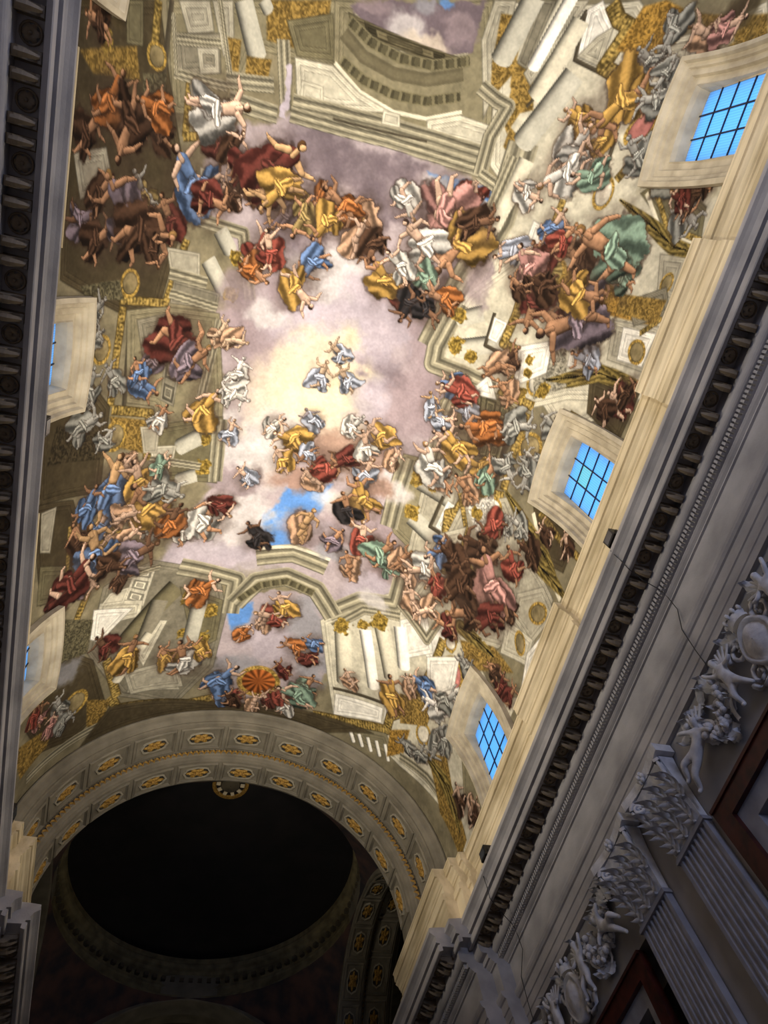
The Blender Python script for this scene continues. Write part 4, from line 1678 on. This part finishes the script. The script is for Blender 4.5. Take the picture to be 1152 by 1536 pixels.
struct(f.build('ceiling_dome', mat('dark_dome_canvas', (8, 7, 10), (22, 18, 20), rough=0.9, scale=0.9)), 'almost black flat dome over the crossing')
# small lit lantern ring on the dome canvas
lan = empty('dome_lantern', (-0.1, 27.35, 28.9 + CZ))
tag(lan, 'small round gilded lantern on the dark dome just beyond the arch crown', 'lantern')
m = MB(); m.lathe([(0.95, -0.02), (0.95, -0.10), (0.8, -0.12), (0.76, -0.02)], 28); m.build('rim', 'gold', lan)
m = MB(); m.lathe([(0.5, -0.02), (0.48, -0.12), (0.2, -0.16), (0.02, -0.17)], 20); m.build('cap', 'dark', lan)
m = MB(); m.box(0.52, 0.74, -0.09, 0.09, -0.09, -0.02)
mp_ = m.mesh('light_panel'); mp_.materials.append(M['cream'])
for q in range(10):
    b = obj('light_panel', mp_, None, lan); b.rotation_euler = (0, 0, 2 * PI * q / 10)

# spandrel walls round the crossing and the dark space beyond
f = MB()
f.box(-16, -15.6, 21.8, 50, 0, 31); f.box(15.6, 16, 21.8, 50, 0, 31)
f.box(-16, 16, 49.8, 50.2, 0, 31); f.box(-16, 16, 21.8, 50.2, 30.75, 31)
f.box(-16, -9.2, 21.5, 21.85, 0, 31); f.box(9.2, 16, 21.5, 21.85, 0, 31)
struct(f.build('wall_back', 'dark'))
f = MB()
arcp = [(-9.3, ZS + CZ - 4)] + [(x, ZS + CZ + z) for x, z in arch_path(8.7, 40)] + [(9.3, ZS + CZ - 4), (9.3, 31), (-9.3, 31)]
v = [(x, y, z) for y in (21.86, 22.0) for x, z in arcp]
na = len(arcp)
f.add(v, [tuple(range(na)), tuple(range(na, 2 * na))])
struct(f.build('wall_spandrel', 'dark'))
# ------------------------------------------------------------------ pilasters with Corinthian capitals
def acanthus(h, w, curl):
    """upright leaf: y across, -x outwards, z up, base at origin"""
    m = MB()
    def blade(o, a, ln, wd, cu):
        rows = []
        for i in range(5):
            t = i / 4
            r = ln * t
            ww = wd * (0.35 + 1.0 * math.sin(PI * min(1, 0.12 + t * 0.8))) * (1 - 0.55 * t * t)
            dz, dy = math.cos(a), math.sin(a)
            x = o[0] - 0.03 - cu * t * t
            drop = cu * 0.9 * max(0, t - 0.6)
            rows.append([(x + (0.03 if u else -0.025), o[1] + dy * r - dz * ww * u, o[2] + dz * r + dy * ww * u - drop) for u in (-1, 0, 1)])
        m.grid(rows)
    if curl > 0.2:
        for s in (-1, 1):
            for t, a, k in ((0.08, 0.95, 0.5), (0.30, 0.85, 0.58), (0.52, 0.65, 0.56), (0.70, 0.4, 0.46)):
                blade((-0.02 - curl * 0.25 * t, s * w * 0.06, h * t), s * a, w * k * 1.25, w * 0.13, curl * (0.18 + 0.42 * t))
        blade((-0.02, 0, 0.0), 0, h * 0.86, w * 0.14, curl * 0.4)
        blade((-0.02 - curl * 0.34, 0, h * 0.74), 0, h * 0.3, w * 0.2, curl * 0.75)
        return m.mesh('acanthus_leaf', True)
    NR, NC = 9, 7
    for sgn_off in (0.0,):
        rows = []
        for i in range(NR):
            t = i / (NR - 1)
            if t < 0.75:
                z = h * t / 0.75 * 0.92
                x = -0.02 - curl * 0.25 * (t / 0.75) ** 2
            else:
                a = (t - 0.75) / 0.25 * PI * 0.9
                z = h * 0.92 + math.sin(a) * h * 0.10
                x = -0.02 - curl * 0.25 - (1 - math.cos(a)) * curl * 0.5
            lob = 1 + 0.22 * math.cos(t * PI * 7)
            ww = w * 0.5 * (0.72 + 0.35 * math.sin(PI * min(t * 1.1, 1))) * lob * (1 - 0.5 * max(0, t - 0.7) / 0.3)
            rows.append([(x - 0.05 * (1 - abs(u)) + 0.035 * (abs(math.sin(u * PI * 1.5))), u * ww, z) for u in [-1 + 2 * j / (NC - 1) for j in range(NC)]])
        m.grid(rows)
    return m.mesh('acanthus_leaf', True)

def volute_mesh(r=0.17, turns=1.6, w=0.14):
    m = MB()
    rows = []
    n = 22
    for i in range(n + 1):
        a = i / n * turns * 2 * PI
        rr = r * (1 - 0.72 * i / n)
        q = 0.045 * (1 - 0.5 * i / n)
        cx, cz = -rr * math.cos(a), rr * math.sin(a)
        rows.append([(cx * (1 - q / rr * s), y, cz * (1 - q / rr * s)) for s, y in ((-1, -w / 2), (-1, w / 2), (1, w / 2), (1, -w / 2))])
    m.grid(rows, True)
    m.ell((0, 0, 0), 0.05, w * 0.55, 0.05, 8, 5)
    # stalk from below
    m.tube([(0.2, 0, -0.62), (0.1, 0, -0.38), (-r * 0.9, 0, -0.12), (-r, 0, 0.0)], [0.05, 0.055, 0.05, 0.045], 6)
    return m.mesh('volute', True)

ME_LEAF_A = acanthus(0.66, 0.36, 0.42)
ME_LEAF_B = acanthus(0.66, 0.36, 0.5)
ME_VOL = volute_mesh()
for me in (ME_LEAF_A, ME_LEAF_B, ME_VOL): me.materials.append(M['stucco'])
PW, PH, CAPH = 1.22, 9.54 + CZ, 1.74

def make_pilaster():
    root = empty('fluted_pilaster')
    # shaft with seven flutes
    m = MB()
    hw = PW / 2
    sec = [(0.17, -hw), (0.0, -hw)]
    nf = 7
    mar = 0.07
    step = (PW - 2 * mar) / nf
    for i in range(nf):
        c = -hw + mar + step * (i + 0.5)
        r = step * 0.38
        for q in range(7):
            a = PI * q / 6
            sec.append((0.055 * math.sin(a), c - r * math.cos(a)))
    sec += [(0.0, hw), (0.17, hw)]
    rows = [[(x, y, z) for x, y in sec] for z in (0.95, PH - 0.12)]
    m.grid(rows)
    m.build('shaft', 'pil', root)
    m = MB()
    m.box(-0.10, 0.17, -hw - 0.1, hw + 0.1, 0, 0.5)
    m.prism_x([(-hw - 0.08, 0.5), (-hw - 0.09, 0.62), (-hw - 0.03, 0.7), (-hw - 0.03, 0.76), (-hw - 0.05, 0.84), (-hw, 0.95), (hw, 0.95), (hw + 0.05, 0.84), (hw + 0.03, 0.76), (hw + 0.03, 0.7), (hw + 0.09, 0.62), (hw + 0.08, 0.5)], -0.07, 0.17)
    m.build('base', 'pil', root)
    m = MB(); m.box(-0.05, 0.17, -hw - 0.05, hw + 0.05, PH - 0.12, PH - 0.05); m.box(-0.03, 0.17, -hw - 0.02, hw + 0.02, PH - 0.05, PH)
    m.build('astragal', 'pil', root)
    # capital
    cap = bpy.data.objects.new('capital', None); link(cap, root); cap.location = (0, 0, PH)
    m = MB()
    rows = []
    for t, o in ((0, 0.0), (0.5, 0.03), (1.0, 0.08), (1.4, 0.17), (1.5, 0.2)):
        rows.append([(0.17, -hw - o * 0.8, t), (-o, -hw - o * 0.8, t), (-o, hw + o * 0.8, t), (0.17, hw + o * 0.8, t)])
    m.grid(rows)
    m.build('bell', 'stucco', cap)
    m = MB()
    outl = [(0.17, -hw - 0.3), (-0.32, -hw - 0.3)] + [(-0.32 + 0.12 * math.sin(PI * i / 8), -hw - 0.3 + 0.06 + (2 * hw + 0.48) * i / 8) for i in range(9)] + [(-0.32, hw + 0.3), (0.17, hw + 0.3)]
    nn = len(outl)
    v = [(x, y, z) for z in (1.52, CAPH) for x, y in outl]
    m.add(v, [(i, (i + 1) % nn, nn + (i + 1) % nn, nn + i) for i in range(nn)] + [tuple(range(nn)), tuple(range(nn, 2 * nn))])
    m.build('abacus', 'stucco', cap)
    for i in range(3):
        obj('acanthus_leaf', ME_LEAF_A, None, cap, (-0.01, (i - 1) * 0.42, 0.0))
    for i in range(4):
        obj('acanthus_leaf', ME_LEAF_B, None, cap, (-0.05, (i - 1.5) * 0.40, 0.5))
    for s in (-1, 1):
        o = obj('volute', ME_VOL, None, cap, (-0.18, s * (hw + 0.02), 1.33)); o.rotation_euler = (0, 0, -s * 0.7)
        o = obj('volute', ME_VOL, None, cap, (-0.08, s * 0.14, 1.28)); o.scale = (0.6, 0.7, 0.7); o.rotation_euler = (0, 0, s * 1.3)
    m = MB()
    for q in range(6):
        a = 2 * PI * q / 6
        m.ell((-0.27, 0.09 * math.cos(a), 1.62 + 0.09 * math.sin(a)), 0.05, 0.06, 0.06, 6, 4)
    m.ell((-0.31, 0, 1.62), 0.05, 0.05, 0.05, 6, 4)
    m.build('fleuron', 'stucco', cap, True)
    return root

pil = make_pilaster()
first = True
for mir in (1, -1):
    for b, w in ((10.25, 'beside the crossing arch'), (-0.49, 'at mid nave'), (-11.23, 'next to the facade')):
        for d, s in ((1.02, 'farther'), (-1.02, 'nearer')):
            o = pil if first else copy_tree(pil)
            first = False
            o.location = (mir * 7.72, b + d, 0)
            o.rotation_euler = (0, 0, 0 if mir > 0 else PI)
            tag(o, 'fluted pilaster, %s of the pair %s, %s wall' % ('dome side' if d > 0 else 'facade side', w, 'right' if mir > 0 else 'left'), 'pilaster', 'fluted pilasters along the nave walls')

# ------------------------------------------------------------------ chapel frames under the stucco band
def make_frame():
    root = empty('chapel_frame')
    y0, y1, zt = -3.55, 3.55, 9.42 + CZ
    m = MB(); m.box(-0.12, 0.05, y0, y1, zt - 0.42, zt); m.box(-0.16, 0.05, y0, y1, zt - 0.07, zt); m.build('lintel', 'red', root)
    for s in (-1, 1):
        m = MB(); m.box(-0.12, 0.05, *sorted((s * 3.55, s * 3.13)), 0, zt - 0.42); m.build('jamb', 'red', root)
    m = MB(); m.box(0.0, 0.3, -3.13, 3.13, zt - 0.8, zt - 0.42)
    for s in (-1, 1):
        m.box(0.0, 0.3, *sorted((s * 3.13, s * 2.75)), 0, zt - 0.8)
    m.build('inner_moulding', 'pil', root)
    m = MB()
    rows = []
    for r, x in ((2.7, 0.35), (2.7, 0.22), (2.45, 0.2), (2.4, 0.3), (2.25, 0.32), (2.25, 0.62)):
        rows.append([(x, -r * math.cos(PI * i / 24), zt - 3.6 + r * math.sin(PI * i / 24)) for i in range(25)])
    m.grid(rows)
    m.build('arch_moulding', 'pil', root)
    m = MB(); m.box(0.6, 0.66, -3.3, 3.3, 0, zt - 0.4)
    m.build('niche_panel', 'niche', root)
    return root

BAYS = ((4.88, 'in the middle bay'), (15.3, 'in the bay next to the crossing'), (-5.86, 'in the bay next to the facade'))
fr0 = make_frame()
first = True
for mir in (1, -1):
    for yc, w in BAYS:
        o = fr0 if first else copy_tree(fr0)
        first = False
        o.location = (mir * 7.9, yc, 0)
        o.rotation_euler = (0, 0, 0 if mir > 0 else PI)
        if yc > 15:
            o.scale = (1, 0.82, 1)
        tag(o, 'dark red marble chapel frame %s of the %s wall' % (w, 'right' if mir > 0 else 'left'), 'frame', 'marble chapel frames')

# ------------------------------------------------------------------ white stucco reliefs between the capitals
def skin_body(name, joints, edges):
    me = bpy.data.meshes.new(name)
    me.from_pydata([j[0] for j in joints], edges, [])
    o = bpy.data.objects.new(name, me)
    COL.objects.link(o)
    md = o.modifiers.new('skin', 'SKIN')
    sv = me.skin_vertices[0].data
    for i, j in enumerate(joints):
        sv[i].radius = (j[1], j[1])
        sv[i].use_root = (i == 0)
    o.modifiers.new('sub', 'SUBSURF').levels = 1
    dg = bpy.context.evaluated_depsgraph_get()
    res = bpy.data.meshes.new_from_object(o.evaluated_get(dg))
    for p in res.polygons: p.use_smooth = True
    bpy.data.objects.remove(o)
    res.name = name
    return res

def putto(pose):
    X = -0.2
    if pose == 0:      # standing, one arm raised
        J = [((X, 0, .62), .11), ((X, .02, .82), .115), ((X, .03, .98), .12), ((X, .03, 1.08), .05), ((X - .04, .04, 1.19), .105), ((X - .04, .04, 1.3), .08),
             ((X, .19, .98), .055), ((X - .05, .33, 1.12), .05), ((X - .05, .42, 1.3), .04),
             ((X, -.14, .97), .055), ((X - .08, -.3, .85), .05), ((X - .08, -.42, .9), .04),
             ((X, .1, .5), .09), ((X - .1, .15, .28), .075), ((X, .16, .06), .05), ((X - .08, .17, .02), .04),
             ((X, -.1, .5), .09), ((X - .1, -.2, .32), .075), ((X, -.32, .12), .05), ((X - .08, -.34, .08), .04)]
    else:              # reclining, legs stretched
        J = [((X, 0, .6), .12), ((X, -.14, .72), .12), ((X, -.27, .84), .125), ((X, -.34, .93), .05), ((X - .05, -.4, 1.03), .105), ((X - .05, -.43, 1.13), .08),
             ((X - .08, -.18, .95), .055), ((X - .14, -.05, 1.07), .05), ((X - .14, .06, 1.15), .04),
             ((X, -.4, .78), .055), ((X - .06, -.53, .66), .05), ((X - .06, -.6, .55), .04),
             ((X - .04, .12, .5), .095), ((X - .12, .34, .34), .08), ((X, .5, .16), .05), ((X - .06, .56, .1), .04),
             ((X - .06, .16, .66), .095), ((X - .18, .38, .64), .08), ((X - .06, .56, .46), .05), ((X - .1, .62, .4), .04)]
    E = [(0, 1), (1, 2), (2, 3), (3, 4), (4, 5), (2, 6), (6, 7), (7, 8), (2, 9), (9, 10), (10, 11), (0, 12), (12, 13), (13, 14), (14, 15), (0, 16), (16, 17), (17, 18), (18, 19)]
    return skin_body('putto', J, E)

ME_PUT = [putto(0), putto(1)]
def wing_mesh():
    m = MB()
    for k in range(5):
        a = 0.5 + 0.28 * k
        L_ = 0.5 - 0.05 * k
        rows = []
        for i in range(4):
            t = i / 3
            c = (L_ * t * math.cos(a), L_ * t * math.sin(a))
            w = 0.055 * (1 - 0.6 * t)
            rows.append([(-0.02 * k - 0.02, c[0] - w * math.sin(a), c[1] + w * math.cos(a)), (-0.05 - 0.02 * k, c[0], c[1]), (-0.02 * k - 0.02, c[0] + w * math.sin(a), c[1] - w * math.cos(a))])
        m.grid(rows)
    return m.mesh('wing', True)
ME_WING = wing_mesh()
m = MB(); m.ell((0, 0, 0), 1, 1, 1, 8, 6); ME_FRUIT = m.mesh('fruit', True)
ME_LEAF_S = acanthus(0.34, 0.22, 0.16)
def scroll_mesh():
    m = MB()
    pts = []
    for i in range(18):
        a = i / 17 * 3.4 * PI
        r = 0.30 * (1 - 0.8 * i / 17)
        pts.append((-0.06 - 0.02 * (i / 17), r * math.cos(a), r * math.sin(a)))
    m.tube(pts, [0.065 - 0.03 * i / 17 for i in range(18)], 6)
    return m.mesh('scroll', True)
ME_SCR = scroll_mesh()
for me in ME_PUT + [ME_WING, ME_FRUIT, ME_LEAF_S, ME_SCR]:
    me.materials.clear(); me.materials.append(M['stucco'])

def make_relief():
    rr = random.Random(4)
    root = empty('stucco_relief')
    # central cartouche with crown
    car = bpy.data.objects.new('cartouche', None); link(car, root); car.location = (0, 0, 0.78)
    m = MB()
    K = 24
    rows = []
    for s, x in ((1.0, 0.0), (1.0, -0.14), (0.86, -0.2), (0.78, -0.12), (0.6, -0.2), (0.02, -0.26)):
        rows.append([(x, 0.46 * s * (1 + 0.06 * math.cos(4 * 2 * PI * q / K)) * math.cos(2 * PI * q / K), 0.58 * s * math.sin(2 * PI * q / K)) for q in range(K)])
    m.grid(rows, True)
    m.build('shield', 'stucco', car, True)
    for s in (-1, 1):
        for z in (-0.36, 0.36):
            o = obj('scroll', ME_SCR, None, car, (0, s * 0.52, z)); o.scale = (1, s, 1 if z > 0 else -1)
    m = MB()
    rows = []
    for z, r in ((0.56, 0.26), (0.62, 0.27), (0.64, 0.24), (0.74, 0.28)):
        rows.append([(-0.08 - r * 0.7 * math.sin(PI * i / 10), r * math.cos(PI * i / 10), z) for i in range(11)])
    m.grid(rows)
    for i in range(5):
        a = PI * (i + 0.5) / 5
        m.ell((-0.08 - 0.2 * math.sin(a), 0.28 * math.cos(a), 0.79), 0.05, 0.05, 0.08, 6, 4)
    m.build('crown', 'stucco', car, True)
    # putti
    for y, k, s, z in ((1.0, 0, 1, 0.22), (-1.0, 0, -1, 0.22), (2.75, 1, 1, 0.1), (-2.75, 1, -1, 0.1)):
        p_ = obj('putto', ME_PUT[k], None, root, (0, y, z)); p_.scale = (1, s, 1) if k == 0 else (1, s * 1.05, 1.05)
        w_ = obj('wing', ME_WING, None, p_, (-0.12, -0.05 if k == 0 else -0.3, 0.95)); w_.scale = (1, -1, 1)
    # garlands of fruit, hanging between the putti
    for s in (-1, 1):
        for q in range(46):
            t = q / 45
            y = s * (1.35 + 1.15 * t + rr.uniform(-0.09, 0.09))
            z = 1.32 - 0.72 * math.sin(PI * t) ** 0.8 + rr.uniform(-0.16, 0.16)
            r = rr.uniform(0.05, 0.10)
            o = obj('fruit', ME_FRUIT, None, root, (-0.08 - rr.uniform(0, 0.14), y, z))
            o.scale = (r, r * rr.uniform(0.8, 1.2), r * rr.uniform(0.8, 1.3))
        for q in range(26):
            t = q / 25
            o = obj('leaf', ME_LEAF_S, None, root, (-0.03, s * (1.25 + 1.35 * t + rr.uniform(-0.1, 0.1)), 1.25 - 0.78 * math.sin(PI * t) + rr.uniform(-0.2, 0.2)))
            o.rotation_euler = (rr.uniform(-2.6, 2.6), 0, rr.uniform(-0.1, 0.1))
            k_ = rr.uniform(0.7, 1.15); o.scale = (k_, k_, k_)
        for q in range(10):
            o = obj('leaf', ME_LEAF_S, None, root, (-0.03, s * rr.uniform(0.5, 3.2), rr.uniform(1.2, 1.5)))
            o.rotation_euler = (rr.uniform(-1, 1), 0, rr.uniform(-0.1, 0.1))
        # ribbon
        for a, b in ((1.2, 1.5), (2.3, 2.05)):
            m = MB()
            rows = []
            for i in range(14):
                t = i / 13
                y = s * (a + (b - a) * t + 0.09 * math.sin(t * 9))
                z = 1.5 - 1.2 * t
                x = -0.07 - 0.06 * abs(math.sin(t * 7))
                rows.append([(x, y - 0.05, z), (x - 0.03, y, z), (x, y + 0.05, z)])
            m.grid(rows)
            m.build('ribbon', 'stucco', root, True)
    return root

rl0 = make_relief()
first = True
for yc, w in BAYS:
    o = rl0 if first else copy_tree(rl0)
    first = False
    o.location = (7.86, yc if yc < 15 else 15.3, 9.5 + CZ)
    if yc > 15:
        o.scale = (1, 0.92, 1)
    tag(o, 'white stucco putti and garlands relief %s, right wall' % w, 'relief', 'stucco reliefs under the right entablature')

# ------------------------------------------------------------------ floodlights on the cornice
def make_flood():
    root = empty('floodlight')
    m = MB(); m.box(-0.05, 0.22, -0.2, 0.2, 0.18, 0.5); m.build('housing', 'black', root)
    m = MB(); m.box(-0.06, -0.05, -0.16, 0.16, 0.22, 0.46); m.build('lens', 'glassblk', root)
    m = MB()
    m.box(0.05, 0.1, -0.25, -0.2, 0.0, 0.36); m.box(0.05, 0.1, 0.2, 0.25, 0.0, 0.36); m.box(0.03, 0.12, -0.25, 0.25, -0.02, 0.02)
    m.build('bracket', 'black', root)
    m = MB(); [m.box(0.22, 0.28, -0.18 + 0.06 * i, -0.15 + 0.06 * i, 0.2, 0.48) for i in range(7)]
    m.build('cooling_fins', 'black', root)
    return root

fl0 = make_flood()
first = True
for mir, side in ((1, 'right'), (-1, 'left')):
    for y, w in zip(FLOOD_Y, ('next to the facade', 'in the middle bay', 'near the crossing arch')):
        o = fl0 if first else copy_tree(fl0)
        first = False
        o.location = (mir * 6.66, y, 14.34 + CZ)
        o.rotation_euler = (0, 0, 0 if mir > 0 else PI)
        tag(o, 'small black floodlight standing on the %s cornice %s' % (side, w), 'floodlight', 'floodlights on the cornices')
        P_ = FLOOD_POWER_RIGHT if mir > 0 else FLOOD_POWER_LEFT
        area('floodlight_beam', (mir * 6.45, y, 14.95 + CZ), (-mir * 4.6, y - (2.5 if y > 15 else 0), 26.5 + CZ), 0.8, 0.4, P_, WARM, 128)

# ------------------------------------------------------------------ loose cables
def cable(pts, label):
    m = MB()
    m.tube([(x, y, z + CZ) for x, y, z in pts], 0.011, 5)
    tag(m.build('cable', 'black'), label, 'cable')

cable([(6.66, 5.05, 14.36), (6.55, 5.08, 14.28), (6.56, 5.1, 14.2), (6.66, 5.14, 13.9), (6.70, 5.18, 13.58), (7.0, 5.3, 13.3), (7.48, 5.42, 13.16), (7.60, 5.5, 12.98), (7.73, 5.62, 12.7), (7.62, 5.85, 12.15), (7.70, 6.02, 11.6), (7.78, 6.12, 11.28), (7.80, 6.2, 11.16)],
      'thin dark cable running down the right frieze to the stucco garland')
cable([(6.66, 15.75, 14.36), (6.55, 15.8, 14.28), (6.56, 15.85, 14.2), (6.66, 16.0, 13.9), (6.70, 16.1, 13.58), (7.1, 16.35, 13.3), (7.48, 16.6, 13.16), (7.60, 16.75, 12.98), (7.73, 16.95, 12.7), (7.62, 17.3, 12.15), (7.70, 17.5, 11.6), (7.78, 17.65, 11.25)],
      'thin dark cable crossing the right entablature beside the crossing pier')
